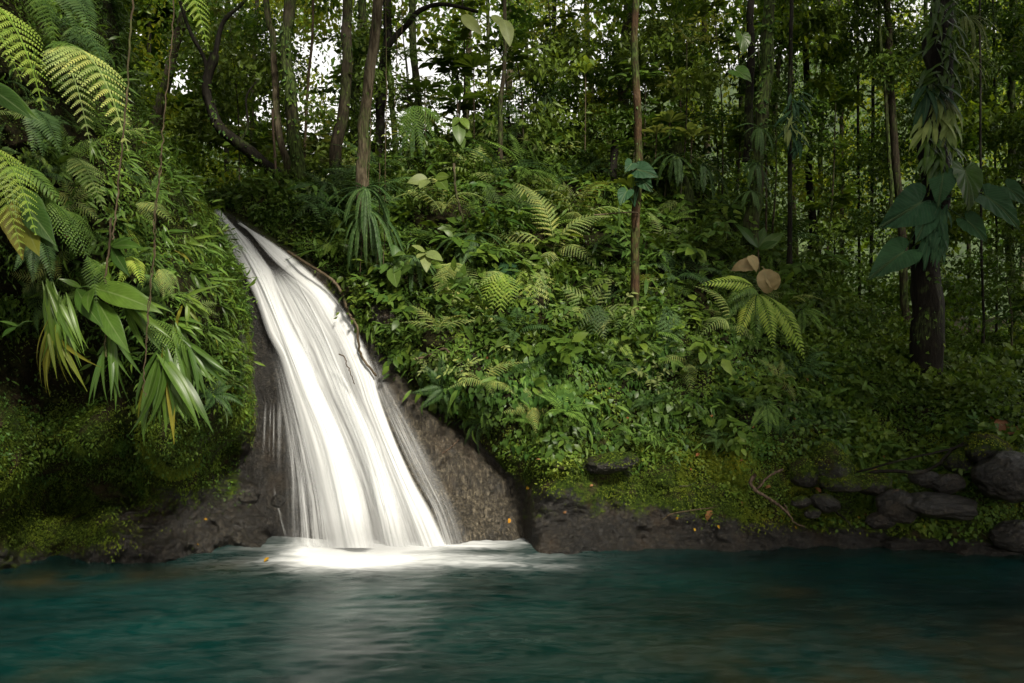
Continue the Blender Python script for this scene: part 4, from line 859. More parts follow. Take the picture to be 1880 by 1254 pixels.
leafplant('split_leaf_plant', 172, 530, 7.2, [(170, 528, 284, 558, .35), (168, 524, 268, 532, .2), (178, 550, 226, 640, .35), (140, 530, 176, 592, .4), (150, 528, 110, 508, .2), (168, 530, 150, 560, .5)], 'large split broad leaf plant spreading in the middle of the cliff', key='pleat', mat='glossy', kw=PLEAT, w=.9)
leafplant('split_leaf_plant', 215, 470, 7.4, [(205, 452, 254, 444, .3), (205, 450, 243, 430, .1), (205, 455, 230, 500, .3)], 'small plant with two paired bright leaves above the large split one', key='wide', mat='glossy', kw=WIDE, w=.75)
leafplant('split_leaf_plant', 60, 590, 7.2, [(35, 600, 0, 585, .2), (30, 600, 2, 612, .3)], 'dark leaf pair at the outer foot of the hanging straps', key='wide', mat='glossy', kw=WIDE, w=.7)
leafplant('broad_leaf', -40, 150, 5.6, [(-40, 148, 58, 206, .2), (-30, 155, 45, 200, .3)], 'big plain green leaf behind the sunny hanging fern', 'plant', 'wide', 'glossy', WIDE, w=.7)
leafplant('split_leaf_plant', 45, 340, 6.2, [(40, 345, 82, 420, .2), (45, 372, 92, 438, .3), (20, 372, 38, 470, .2, 'yellow'), (48, 410, 64, 460, .3, 'yellow'), (10, 380, 18, 440, .2, 'yellow'), (60, 400, 98, 455, .2)], 'plant with torn yellowing leaves by the bright hanging fern', key='wide', mat='glossy', kw=WIDE, w=.9)
def fan(name, cx, cy, Y, R, ang0, ang1, n, label, mat='glossy', w=.12, drop=.35, off=.3, jit=.22):
    """fan or tuft of straps: angles measured in the picture plane, 0 = right, 90 = down"""
    o = P(cx, cy, Y); e = tag(empty(name, o), label, 'plant'); s = R/F*Y
    for k in range(n):
        a = math.radians(ang0+(ang1-ang0)*(k+.5)/n+rng.normal()*7)
        d = np.array([math.cos(a), -off*(1+.6*rng.normal()*.5), -math.sin(a)]); L = s*(1-jit+2*jit*rng.random())
        mt = mat if rng.random() > .07 else 'yellow'
        addleaf(e, o, lm('strapx%.2f' % w, mt, L=1, W=w, prof='lance', n=9, fold=.25, droop=drop), o+.03*rng.normal(size=3), o+nrm(d)*L, nrm(np.array([.3*math.cos(a), -.7, .7])+.35*rng.normal(size=3)), rng.uniform(.7, 1.1))
    return e
fan('fan_palm', 200, 148, 8.3, 62, -25, 75, 12, 'fan shaped palm leaf high on the cliff shoulder', w=.16)
fan('strap_leaf_clump', 88, 520, 7.0, 130, 48, 92, 20, 'outermost clump of limp straps hanging with yellow ends', w=.075, drop=.45)
fan('strap_leaf_clump', 100, 590, 6.95, 120, 55, 112, 13, 'ragged yellow green straps dangling over the dark hollow', 'yellow', w=.075, drop=.4)
fan('strap_leaf_clump', 112, 545, 6.95, 120, 62, 100, 13, 'glossy hanging straps beside the ragged yellow ones', w=.075, drop=.45)
fan('strap_leaf_clump', 205, 610, 7.2, 125, 60, 100, 12, 'loose hanging straps with a single yellow tip under the split broad leaf', w=.08, drop=.3)
fan('fan_palm', 300, 645, 7.3, 150, 42, 115, 22, 'lowest big dark fan of wide glossy leaves over the mossy bulge', w=.125, drop=.4)
fan('fan_palm', 335, 620, 7.6, 125, 32, 85, 16, 'second fan of glossy leaves just above the lowest one', w=.105, drop=.45)
fan('fan_palm', 225, 545, 7.3, 120, 5, 70, 8, 'narrow-leaved fan spraying out under the split broad leaf', w=.13, drop=.4)
k = 0
for (x, y, R, lb) in [(392, 432, 52, 'topmost leafy tuft by the lip of the waterfall'), (372, 452, 60, 'leafy tuft a little below the topmost one'), (402, 478, 44, 'small bright tuft against the bare rock by the water'),
                  (345, 440, 58, 'leafy tuft on the grassy shoulder'), (310, 455, 60, 'broad tuft under the small pale fern'), (385, 520, 60, 'tuft of narrow leaves halfway down the water side of the cliff'),
                  (350, 500, 66, 'large tuft left of the one halfway down'), (335, 545, 76, 'dense dark tuft in the fold of the cliff'), (405, 560, 48, 'tuft with two round pale leaves near the rock edge'), (380, 600, 66, 'sweeping tuft of thin blades low on the water side'),
                  (350, 650, 74, 'tuft bending over the lowest fan'), (410, 640, 44, 'small tuft near the dripping rock'), (300, 420, 50, 'tuft hanging beside the twisting vine strands'), (270, 470, 56, 'tuft between the paired leaves and the comb fern'),
                  (320, 590, 72, 'tuft of arching blades above the glossy comb fern'), (398, 690, 46, 'lowest small tuft above the mossy overhang'), (330, 355, 40, 'thin tuft high on the grassy shoulder'), (236, 300, 48, 'tuft of pointed leaves where the sunny fern tip ends'), (168, 268, 40, 'spiky tuft below the dark feathery fern')]:
    q, n_ = hit(x, y, 'C')
    fan('leafy_tuft', x, y, q[1]-.12, R*.85, -12, 88, 10 if R > 50 else 8, lb, ['glossy', 'fern', 'glossy', 'broad'][k % 4], w=[.16, .11, .2, .13][k % 4], drop=.5, off=.35, jit=.22); k += 1
# --- centre of the bank: pale ferns
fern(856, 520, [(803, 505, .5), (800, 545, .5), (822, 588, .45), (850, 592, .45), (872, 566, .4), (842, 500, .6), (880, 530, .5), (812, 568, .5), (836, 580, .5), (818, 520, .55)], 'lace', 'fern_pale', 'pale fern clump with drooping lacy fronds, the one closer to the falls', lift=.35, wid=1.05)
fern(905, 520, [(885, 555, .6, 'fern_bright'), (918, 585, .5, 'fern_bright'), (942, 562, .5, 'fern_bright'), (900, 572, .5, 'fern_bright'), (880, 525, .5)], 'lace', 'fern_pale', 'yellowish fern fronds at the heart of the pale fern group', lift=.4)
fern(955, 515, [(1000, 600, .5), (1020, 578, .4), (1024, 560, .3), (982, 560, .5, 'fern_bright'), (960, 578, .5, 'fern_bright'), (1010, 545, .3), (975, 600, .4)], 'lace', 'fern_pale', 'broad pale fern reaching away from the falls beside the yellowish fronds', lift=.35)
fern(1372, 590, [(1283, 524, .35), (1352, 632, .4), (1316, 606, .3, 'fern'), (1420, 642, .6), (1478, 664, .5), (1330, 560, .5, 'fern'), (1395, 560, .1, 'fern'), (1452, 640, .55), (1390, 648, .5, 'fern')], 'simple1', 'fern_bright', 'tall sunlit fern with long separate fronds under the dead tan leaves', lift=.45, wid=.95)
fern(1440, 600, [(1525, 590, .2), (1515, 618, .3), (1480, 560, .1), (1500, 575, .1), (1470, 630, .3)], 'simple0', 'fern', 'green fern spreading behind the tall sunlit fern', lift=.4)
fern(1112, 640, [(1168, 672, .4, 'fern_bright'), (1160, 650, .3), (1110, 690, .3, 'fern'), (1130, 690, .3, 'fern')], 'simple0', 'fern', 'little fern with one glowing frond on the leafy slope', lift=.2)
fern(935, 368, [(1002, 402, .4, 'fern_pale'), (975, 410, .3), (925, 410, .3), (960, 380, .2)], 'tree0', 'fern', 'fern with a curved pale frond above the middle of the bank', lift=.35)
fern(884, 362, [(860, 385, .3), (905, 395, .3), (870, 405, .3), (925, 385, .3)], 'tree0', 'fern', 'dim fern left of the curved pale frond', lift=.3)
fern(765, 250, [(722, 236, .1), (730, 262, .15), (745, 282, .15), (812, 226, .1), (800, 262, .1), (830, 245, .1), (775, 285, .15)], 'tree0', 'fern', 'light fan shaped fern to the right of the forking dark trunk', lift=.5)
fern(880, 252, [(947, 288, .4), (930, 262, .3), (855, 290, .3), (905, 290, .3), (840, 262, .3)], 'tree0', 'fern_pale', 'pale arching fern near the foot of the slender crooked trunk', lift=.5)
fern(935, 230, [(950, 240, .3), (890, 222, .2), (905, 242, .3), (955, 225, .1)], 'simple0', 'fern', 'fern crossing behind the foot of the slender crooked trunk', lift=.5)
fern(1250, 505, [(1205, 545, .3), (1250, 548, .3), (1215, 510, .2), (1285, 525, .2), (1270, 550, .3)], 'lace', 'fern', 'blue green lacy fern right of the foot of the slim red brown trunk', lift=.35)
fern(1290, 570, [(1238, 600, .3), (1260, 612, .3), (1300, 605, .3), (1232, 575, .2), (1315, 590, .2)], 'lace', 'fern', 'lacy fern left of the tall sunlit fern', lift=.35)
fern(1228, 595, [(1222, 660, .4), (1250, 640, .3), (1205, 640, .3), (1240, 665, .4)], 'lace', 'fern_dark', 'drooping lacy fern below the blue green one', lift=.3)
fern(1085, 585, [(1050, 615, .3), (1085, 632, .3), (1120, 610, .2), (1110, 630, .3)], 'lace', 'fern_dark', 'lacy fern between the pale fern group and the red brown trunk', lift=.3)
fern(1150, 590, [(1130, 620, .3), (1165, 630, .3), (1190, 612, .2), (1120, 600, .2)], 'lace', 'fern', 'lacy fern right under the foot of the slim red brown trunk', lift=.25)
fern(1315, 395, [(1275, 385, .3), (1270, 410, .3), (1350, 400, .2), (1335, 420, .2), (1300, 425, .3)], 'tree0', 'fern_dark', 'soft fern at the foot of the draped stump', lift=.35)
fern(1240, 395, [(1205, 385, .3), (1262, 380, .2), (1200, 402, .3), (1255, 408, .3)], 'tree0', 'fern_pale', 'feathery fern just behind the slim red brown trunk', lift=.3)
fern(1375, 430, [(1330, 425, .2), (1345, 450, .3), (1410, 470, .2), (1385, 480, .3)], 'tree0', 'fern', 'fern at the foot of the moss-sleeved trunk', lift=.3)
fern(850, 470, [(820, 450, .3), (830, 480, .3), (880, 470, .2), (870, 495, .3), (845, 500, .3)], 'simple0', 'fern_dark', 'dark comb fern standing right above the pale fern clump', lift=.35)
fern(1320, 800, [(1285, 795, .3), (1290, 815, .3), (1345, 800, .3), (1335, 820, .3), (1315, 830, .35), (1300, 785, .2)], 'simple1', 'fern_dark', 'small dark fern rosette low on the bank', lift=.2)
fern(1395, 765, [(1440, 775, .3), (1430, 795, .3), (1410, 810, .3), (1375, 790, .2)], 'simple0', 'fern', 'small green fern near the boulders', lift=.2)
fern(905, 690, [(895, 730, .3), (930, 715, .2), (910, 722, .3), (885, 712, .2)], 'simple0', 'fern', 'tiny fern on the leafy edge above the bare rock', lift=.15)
# sword ferns on the pale trunk, the stump and the moss-sleeved trunk
def sword(name, px, py, Y, n, R, a0, a1, label, mat='fern_dark', off=.35, w=1., arch=.55):
    o = P(px, py, Y); e = tag(empty(name, o), label, 'fern'); s = R/F*Y
    for k in range(n):
        a = math.radians(a0+(a1-a0)*(k+.5)/n+rng.normal()*5); L = s*rng.uniform(.75, 1.1)
        d = nrm(np.array([math.cos(a), -off*rng.uniform(.2, 1.8), -math.sin(a)*rng.uniform(.75, 1.1)]))
        add_frond(e, o, o, o+d*L, nrm(np.array([math.cos(a)*arch*1.6, -.5, .75])), 'sword', mat, w*rng.uniform(.8, 1.1))
    return e
sword('sword_fern', 672, 345, 12.25, 18, 108, 0, 180, 'big sword fern wrapped round the pale streaked trunk', w=.75, off=.5)
sword('sword_fern', 676, 385, 12.2, 14, 118, 50, 125, 'lower tier of long hanging sword fronds on the pale streaked trunk', w=.65, off=.3)
sword('sword_fern', 1240, 285, 14.7, 13, 75, 15, 165, 'sword fern draped over the mossy stump', w=1.3)
sword('sword_fern', 1290, 300, 14.5, 8, 85, 10, 90, 'sword fern spilling off the far side of the stump', w=1.2)
sword('sword_fern', 1395, 235, 13.1, 9, 55, 0, 180, 'upper fern tuft on the moss-sleeved trunk', w=1.4)
sword('sword_fern', 1388, 300, 13., 9, 58, 0, 180, 'lower fern tuft on the moss-sleeved trunk', w=1.4)
sword('sword_fern', 1380, 350, 13., 8, 50, 10, 175, 'fern tuft near the foot of the moss-sleeved trunk', w=1.4)
sword('sword_fern', 870, 430, 12.8, 11, 90, 20, 160, 'long-fronded sword fern under the white spotted stem', w=1.1)
sword('sword_fern', 760, 470, 12.3, 9, 80, 30, 150, 'sword fern hanging between the pale trunk and the pale ferns', w=1.)
sword('sword_fern', 600, 335, 13.5, 9, 62, 10, 170, 'small sword fern at the foot of the straight grey brown trunk')
sword('sword_fern', 765, 235, 15.5, 8, 70, 30, 150, 'hanging sword fern on the shaggy mossy trunk')
sword('sword_fern', 1000, 170, 16.5, 9, 60, 10, 170, 'dark sword fern tuft on the crest thicket')
# rosettes and broad leaved plants
def rosette(name, px, py, Y, n, R, label, mat='broad', key='lance', kw=None, tilt=.55, up=.5, stem=None, a0=0, a1=360, spread=.15):
    o = P(px, py, Y); e = tag(empty(name, o), label, 'plant'); s = R/F*Y
    for k in range(n):
        a = math.radians(a0+(a1-a0)*k/n+rng.normal()*8); el = tilt*rng.uniform(.5, 1.3)
        d = np.array([math.cos(a), math.sin(a)*.9, el]); d = nrm(d*np.array([1, 1, 1])); L = s*rng.uniform(.8, 1.1)
        addleaf(e, o, lm(key, mat, **kw), o, o+d*L, UP+.001)
    if stem: stemto(e, o, o, o+np.array([0, .1, -stem]), .012, 'twig')
    return e
ROB = dict(L=1, W=.36, prof='obov', n=8, fold=.2, droop=.3)
rosette('rosette_plant', 1158, 345, 11.8, 11, 36, 'bright leaf rosette growing on the slim red brown trunk', 'fern_bright', 'rob', ROB, .7)
rosette('rosette_plant', 1350, 725, 10.9, 14, 52, 'spiky dark rosette in the middle of the lower bank', 'glossy', 'lance', LANCE, .6)
rosette('rosette_plant', 1075, 135, 15.5, 12, 40, 'tall rosette of upright leaves on the crest', 'fern_bright', 'rob', ROB, 1.0, stem=1.6)
rosette('rosette_plant', 1125, 230, 15, 12, 40, 'dark rosette topping the stout leaning trunk', 'glossy', 'rob', ROB, .5)
rosette('rosette_plant', 1230, 225, 14.8, 12, 42, 'pale rosette crowning the draped stump', 'fern_pale', 'rob', ROB, .6, stem=.6)
rosette('rosette_plant', 1270, 250, 14.6, 12, 40, 'second pale rosette beside the one crowning the stump', 'fern_pale', 'rob', ROB, .5, stem=.6)
rosette('rosette_plant', 1205, 245, 14.6, 10, 34, 'smaller pale rosette on the near side of the stump', 'olive', 'rob', ROB, .5, stem=.5)
rosette('rosette_plant', 1185, 155, 16, 10, 34, 'leafy rosette high behind the slim red brown trunk', 'broad', 'rob', ROB, .7, stem=1.2)
rosette('rosette_plant', 1250, 160, 17, 10, 34, 'leaf rosette in front of the straight brown trunk', 'broad', 'rob', ROB, .7, stem=1.2)
rosette('rosette_plant', 870, 125, 15.5, 11, 45, 'large leafy rosette under the pale hanging leaves', 'broad', 'rob', ROB, .6, stem=1.5)
rosette('rosette_plant', 840, 185, 15, 11, 52, 'wide leaved rosette left of the slender crooked trunk', 'glossy', 'rob', ROB, .5, stem=1.4)
rosette('rosette_plant', 780, 165, 15.5, 10, 48, 'dark wide leaved rosette under the slanting bough', 'glossy', 'rob', ROB, .4, stem=1.4)
rosette('rosette_plant', 1255, 690, 11.3, 12, 40, 'narrow leaved rosette below the drooping lacy ferns', 'glossy', 'lance', LANCE, .5)
rosette('rosette_plant', 1300, 650, 11.7, 12, 36, 'thin grassy rosette left of the sunlit fern tips', 'fern', 'lance', LANCE, .6)
leafplant('giant_leaf_plant', 1392, 458, 13.2, [(1392, 455, 1356, 405, .1), (1394, 457, 1443, 424, .15), (1390, 455, 1408, 412, -.1), (1394, 457, 1424, 440, .35)], 'young plant with four big upright banana-like leaves', key='wide', mat='glossy', kw=WIDE, w=1.05, stem=(1395, 520))
leafplant('dead_leaf_plant', 1385, 480, 12.7, [(1388, 490, 1342, 482, .1), (1375, 470, 1395, 492, .3)], 'dead tan leaf folded over below the banana-like leaves', 'leaf', 'dd', 'drytan', dict(L=1, W=.8, prof='ovate', n=8, fold=.3, droop=.9, wave=.03), w=.7)
leafplant('dead_leaf_plant', 1398, 490, 12.6, [(1402, 494, 1418, 546, .15), (1408, 500, 1438, 536, .1)], 'hanging dead tan leaf nearer the sunlit fern', 'leaf', 'dd', 'drytan', dict(L=1, W=.8, prof='ovate', n=8, fold=.3, droop=.9, wave=.03), w=.8)
HRT = dict(L=1, W=.78, prof='heart', n=12, fold=.1, droop=.25, ribs=4, pleat=.02, wave=.012)
leafplant('giant_arum', 1715, 370, 12.0, [(1731, 322, 1725, 372, .25), (1690, 372, 1626, 412, .3), (1772, 315, 1790, 380, .3, 'glossy'), (1812, 362, 1884, 412, .35), (1775, 405, 1818, 440, .2), (1660, 462, 1600, 502, .3), (1700, 395, 1690, 440, .3), (1850, 345, 1890, 372, .1)],
          'climbing arum with huge blue green heart leaves on the giant trunk', key='hrt', mat='blue', kw=HRT, w=.85, stemw=.009)
leafplant('giant_arum', 1395, 90, 13.0, [(1363, 66, 1368, 95, .2), (1352, 130, 1380, 142, .3)], 'climber with two heart leaves high on the moss-sleeved trunk', key='hrt', mat='glossy', kw=HRT, w=.95)
leafplant('giant_arum', 1165, 380, 11.7, [(1172, 312, 1208, 320, .2), (1178, 328, 1196, 350, .2), (1150, 352, 1138, 372, .2), (1160, 300, 1150, 312, .2)], 'blue green heart leaves on the slim red brown trunk under its rosette', key='hrt', mat='blue', kw=HRT, w=1.)
leafplant('broad_leaf_shrub', 725, 490, 12., [(725, 450, 728, 478, .2), (718, 470, 742, 462, .3), (722, 490, 726, 524, .3), (740, 480, 722, 498, .2), (735, 500, 752, 488, .3), (710, 485, 698, 500, .2)], 'broad leaf shrub between the pale trunk and its sword fern', key='ov', mat='heart', kw=OV, w=1.1)
leafplant('broad_leaf_shrub', 780, 470, 12., [(780, 462, 758, 448, .2, 'olive'), (782, 463, 812, 474, .3, 'olive'), (780, 465, 784, 496, .3, 'olive'), (780, 465, 765, 470, .3)], 'three pale drooping leaves on one stalk left of the pale ferns', key='ov', mat='olive', kw=OV)
leafplant('broad_leaf_shrub', 780, 340, 13.2, [(785, 328, 748, 332, .2, 'olive'), (785, 330, 770, 342, .3, 'olive'), (800, 325, 825, 322, .2), (805, 330, 820, 345, .3), (800, 322, 790, 312, .2)], 'spray of round olive leaves above the broad leaf shrub', key='ov', mat='broad', kw=OV, w=1.2)
leafplant('broad_leaf_shrub', 900, 50, 14.5, [(848, 28, 885, 60, .2), (903, 28, 930, 50, .2), (925, 36, 938, 80, .3)], 'pale translucent leaves dangling from the bough end', key='ov', mat='olive', kw=OV, w=.8)
leafplant('philodendron', 955, 480, 12.2, [(920, 500, 945, 515, .3), (915, 495, 928, 520, .3), (935, 492, 950, 500, .2)], 'ribbed arum leaf poking out behind the yellowish fern fronds', key='hrt', mat='blue', kw=HRT, w=1.3)
leafplant('broad_leaf_shrub', 845, 225, 14.3, [(842, 215, 830, 230, .2), (846, 216, 862, 234, .2), (840, 226, 846, 262, .3), (838, 240, 850, 275, .2), (850, 240, 866, 250, .2)], 'shadowy large drooping leaves left of the pale arching fern', key='ov', mat='broad', kw=OV, w=1.)
# epiphytes on the giant trunk
def epi(px, py, Y, rows, R, w, mat, label, spread=60, n=9):
    o = P(px, py, Y); e = tag(empty('epiphyte', o), label, 'plant'); s = R/F*Y
    for k in range(n):
        a = math.radians(90+rng.uniform(-spread, spread)); b = P(px+rng.uniform(-w, w), py+rows*(k/n)+rng.uniform(-8, 8), Y)
        d = nrm(np.array([math.cos(a), -.25-.3*rng.random(), -math.sin(a)])); addleaf(e, o, lm('epi', mat, L=1, W=.17, prof='lance', n=8, fold=.2, droop=.5), b, b+d*s*rng.uniform(.7, 1.1), nrm(np.array([.5*math.cos(a), -.8, .6])))
    return e
epi(1722, 165, 12.0, 70, 62, 28, 'fern_pale', 'hanging lance leaves with a pale sheen on the giant trunk, highest big cluster', 50, 40)
epi(1715, 370, 11.95, 80, 60, 26, 'blue', 'dark drooping leaf cluster on the giant trunk below the heart leaves', 35, 44)
epi(1730, 120, 12.0, 40, 50, 34, 'glossy', 'leafy sleeve on the giant trunk above the pale sheened cluster', 80, 36)
epi(1728, -10, 12.0, 110, 50, 30, 'glossy', 'shaggy growth at the very top of the giant trunk', 70, 50)
epi(1716, 240, 12.0, 70, 55, 26, 'glossy', 'dark sleeve of leaves between the pale cluster and the heart leaves', 60, 40)
epi(1700, 150, 12.0, 20, 80, 10, 'blue', 'long dark blades fanning sideways from the giant trunk', 95, 9)
epi(1458, 165, 13.2, 100, 45, 16, 'blue', 'climbing cluster of dark leaves on the thin dark pole', 75, 34)
epi(1450, 215, 13.15, 30, 40, 14, 'fern_pale', 'paler leaves in the middle of the thin dark pole cluster', 70, 10)
sword('hanging_fern', 1770, 30, 12.2, 10, 85, 50, 110, 'pale stringy fern hanging high on the giant trunk', 'olive', w=.7)
sword('hanging_fern', 1765, 105, 12.1, 9, 75, 30, 100, 'stringy fern hanging just below the highest one', 'olive', w=.7)
sword('hanging_fern', 1275, 10, 19, 8, 60, 50, 130, 'pale fern beard on the straight brown trunk', 'olive', w=.9)
# ------------------------------------------------------------------ the crowd of smaller plants on the bank, each one an object
def shrub_mesh(seed, mat, nst=7, L=.16, W=.5, prof='ovate', H=.6, per=9, droop=.35):
    r = np.random.default_rng(seed); mb = MB()
    for s in range(nst):
        a = r.uniform(0, 6.28); el = r.uniform(.2, 1.); d = nrm(np.array([math.cos(a), math.sin(a), el]))
        e = d*H*r.uniform(.6, 1.1); c = e*.5+np.array([0, 0, H*.12]); e = e-np.array([0, 0, H*.1])
        path = cat_rom([np.zeros(3), c, e], 8); mb.add(*tube(path, np.linspace(.006, .002, 8), 4), r=.05)
        for k in range(per):
            t = .3+.7*k/(per-1); p = path[int(t*7)]; side = 1 if k % 2 else -1
            h = nrm(np.cross(d, UP))*side; ld = nrm(h*1.+d*.7+np.array([0, 0, -droop])+.3*r.normal(size=3))
            if k == per-1: ld = nrm(d+np.array([0, 0, -.5]))
            mb.t(leaf(1, W, prof, 4, .15, .3), frames(ld, UP+.3*r.normal(size=3), L*r.uniform(.6, 1.2)), p, r.uniform(.15, .9))
    return mb.mesh('shrub_leaves_%d' % seed, G[mat], True)
KINDS = {
 'broad': ('leafy_shrub', 'shrub', [shrub_mesh(i, m, L=l, H=h) for i, (m, l, h) in enumerate([('broad', .19, .6), ('heart', .15, .55), ('broad', .24, .7)])], 'broad leaved shrub'),
 'olive': ('leafy_shrub', 'shrub', [shrub_mesh(10+i, m, L=l, H=.6, W=.4) for i, (m, l) in enumerate([('fern_pale', .14), ('olive', .13)])], 'pale leaved shrub'),
 'lance': ('cane_plant', 'plant', [shrub_mesh(20+i, m, L=.24, H=.6, W=.2, prof='lance', per=8) for i, m in enumerate(['glossy', 'fern'])], 'narrow leaved plant'),
}
def frond_plant(seed, kind, mat, n=8):
    r = np.random.default_rng(seed); mb = MB(); V, F4, F3 = FR[kind].tmpl(); rr = np.concatenate(FR[kind].r)
    for k in range(n):
        a = 6.28*k/n+r.uniform(-.3, .3); d = nrm(np.array([math.cos(a), math.sin(a), r.uniform(-.1, .7)])); s = r.uniform(.5, .8)
        mb.add(V@frames(d, UP, s).T, F4, F3, r=np.clip(rr+r.uniform(-.2, .2), 0, 1))
    return mb.mesh('fronds_%d' % seed, G[mat], False)
KINDS['fern'] = ('small_fern', 'fern', [frond_plant(1, 'tree0', 'fern'), frond_plant(2, 'tree1', 'fern_dark'), frond_plant(3, 'simple0', 'fern'), frond_plant(4, 'simple1', 'fern_dark')], 'small fern')
KINDS['cfern'] = ('small_fern', 'fern', [frond_plant(8, 'comb', 'fern_bright', 7), frond_plant(9, 'comb', 'fern', 7)], 'comb small fern')
KINDS['pfern'] = ('small_fern', 'fern', [frond_plant(5, 'lace', 'fern_pale', 6), frond_plant(6, 'tree2', 'fern_pale', 6)], 'pale small fern')
LAND = [('waterfall lip', 420, 390), ('foot of the pale streaked trunk', 670, 540), ('pale fern clump', 850, 550), ('yellowish fern fronds', 910, 545), ('white spotted stem', 845, 400), ('fan shaped fern', 765, 250),
        ('curved pale frond', 970, 380), ('slender crooked trunk', 920, 245), ('slim red brown trunk', 1165, 470), ('rosette on the red brown trunk', 1155, 335), ('draped stump', 1245, 330), ('banana-like leaves', 1400, 430),
        ('dead tan leaves', 1400, 505), ('sunlit fern', 1400, 620), ('spiky dark rosette', 1350, 725), ('mossy boulders', 1530, 860), ('foot of the giant trunk', 1700, 690), ('glowing frond', 1140, 655),
        ('heart leaf curtain', 1000, 700), ('moss-sleeved trunk', 1390, 350), ('stout leaning trunk', 1125, 320), ('small dark fern rosette', 1320, 800), ('thin dark pole', 1452, 400), ('bare wet slab', 860, 740), ('tall grey brown trunk', 1655, 540), ('crest thicket', 1000, 180), ('thin dark sapling', 1803, 520), ('big dark boulder', 1850, 860)]
def where_label(px, py):
    a, b = sorted(LAND, key=lambda l: (l[1]-px)**2+((l[2]-py)*1.2)**2)[:2]
    d = math.hypot(a[1]-px, a[2]-py)
    if d < 34: return f'right against {a[0]} facing {b[0]}'
    return f'between {a[0]} and {b[0]}'
used = {}
SZW = ['', 'smallish ', 'middle sized ', 'large ', 'very large ', 'dwarf ']
SHW = ['', 'low ', 'tilted ', 'sparse ', 'thick ', 'half shaded ', 'untidy ']
def plant_at(kind, px, py, s, where='B', lift=.03):
    nm, cat, ms, word = KINDS[kind]
    if where == 'F':
        return
    q, n_ = hit(px, py, where); q = q+n_*lift
    o = bpy.data.objects.new(nm, ms[int(rng.integers(len(ms)))]); COL.objects.link(o); o.location = q.tolist(); o.scale = (s, s, s*rng.uniform(.85, 1.1))
    up = Vector(nrm(n_*.75+UP*.6+.15*rng.normal(size=3)).tolist()); qt = up.to_track_quat('Z', 'Y'); o.rotation_euler = (qt @ Matrix.Rotation(rng.uniform(0, 6.28), 3, 'Z').to_quaternion()).to_euler()
    size = 'tiny' if s < .55 else 'small' if s < .75 else 'medium' if s < .95 else 'tall' if s < 1.2 else 'big'
    if word.startswith('small') or 'small fern' in word: size = {'tiny': 'tiny', 'small': 'low', 'medium': 'loose', 'tall': 'full', 'big': 'wide'}[size]
    lb = f'{size} {word} {where_label(px, py)}'
    if len(lb.split()) > 15: lb = lb.replace(' the ', ' ').replace('foot of ', '')
    tag(o, lb, cat, f'{word}s on the '+('bank' if where == 'B' else 'cliff')); used[lb] = used.get(lb, 0)+1
pts = []
def free(px, py, r): return all((px-a)**2+(py-b)**2 > r*r for a, b in pts)
tries = 0
while len(pts) < 225 and tries < 6000:
    tries += 1; px = rng.uniform(560, 1870); py = rng.uniform(225, 900)
    if py < np.interp(px, RX, RY)+12 or px < slab_edge(py)+48 or py > ledge_top(px)-55 or (px < 1560 and py > 830): continue
    r = np.interp(py, [230, 500, 850], [30, 35, 40])
    if not free(px, py, r): continue
    # the lit lower middle is a carpet of creepers with few shrubs
    if inr(px, 900, 1350, 80)*inr(py, 660, 900, 50) > .5 and rng.random() < .8: continue
    pts.append((px, py))
    k = rng.choice(['broad', 'olive', 'lance', 'fern', 'pfern'], p=[.26, .1, .2, .32, .12])
    if px > 1450 and k == 'pfern': k = 'broad'
    plant_at(k, px, py, float(np.interp(py, [230, 500, 850], [1.3, 1.05, .66])*rng.uniform(.65, 1.2)*(1.45 if py < 560 and rng.random() < .3 else 1)))
# ---- small plants crowding the cliff
CL = [('single pale vine', 300, 300), ('reddish vine', 222, 300), ('split broad leaf', 200, 545), ('paired bright leaves', 235, 445), ('sunny hanging fern', 50, 130), ('yellowing fern', 50, 430), ('lowest dark fan', 300, 700), ('comb fern tip', 340, 640), ('waterfall lip', 395, 400), ('dripping rock', 450, 640), ('widest feathery fern', 180, 210), ('dark feathery fern', 170, 130), ('outer strap clump', 90, 600), ('mossy bulge', 310, 830), ('small pale fern', 300, 400)]
LAND2, LAND = LAND, CL; pts = []; tries = 0
while len(pts) < 70 and tries < 5000:
    tries += 1; px = rng.uniform(5, 440); py = rng.uniform(60, 745)
    if px > cliff_edge(np.array([py]))[0]-12 or (py > 570 and px < 250) or not free(px, py, 30): continue
    pts.append((px, py)); plant_at(rng.choice(['fern', 'lance', 'broad', 'pfern', 'cfern'], p=[.3, .28, .14, .1, .18]), px, py, rng.uniform(.28, .55), 'C', .02)
LAND = LAND2
# ---- saplings between the trunks
for k_ in range(48):
    px = rng.uniform(400, 1860); Y = rng.uniform(14.5, 20); X = (px-CX)/F*Y; gz = ground_z(X, Y); h = rng.uniform(1.2, 4.2)
    nm, cat, ms, word = KINDS[rng.choice(['broad', 'olive', 'lance', 'broad'])]
    bx = np.array([X, Y, gz]); e = empty('sapling', bx); t = np.array([rng.uniform(-.3, .3), rng.uniform(-.3, .3), h])
    obj('stem', MB_one(tube(cat_rom([np.array([0, 0, -.3]), t*.5+[.08, 0, 0], t], 8), np.linspace(.022, .01, 8), 6), B['brown']), e)
    for j in range(3):
        f = 1-.28*j; c = obj('leaf_spray', ms[int(rng.integers(len(ms)))], e, loc=t*f+rng.normal(size=3)*.05); s_ = rng.uniform(.9, 1.5); c.scale = (s_, s_, s_*.8); c.rotation_euler = (rng.uniform(-.3, .3), rng.uniform(-.3, .3), rng.uniform(0, 6))
    py = CY-(gz+h-CH)/Y*F
    tag(e, f"{'short' if h < 2 else 'mid height' if h < 3 else 'tall'} {dict(shrub='broad leaved', plant='narrow leaved')[cat]} sapling {where_label(px, py)}", 'sapling', 'saplings between the trunks')
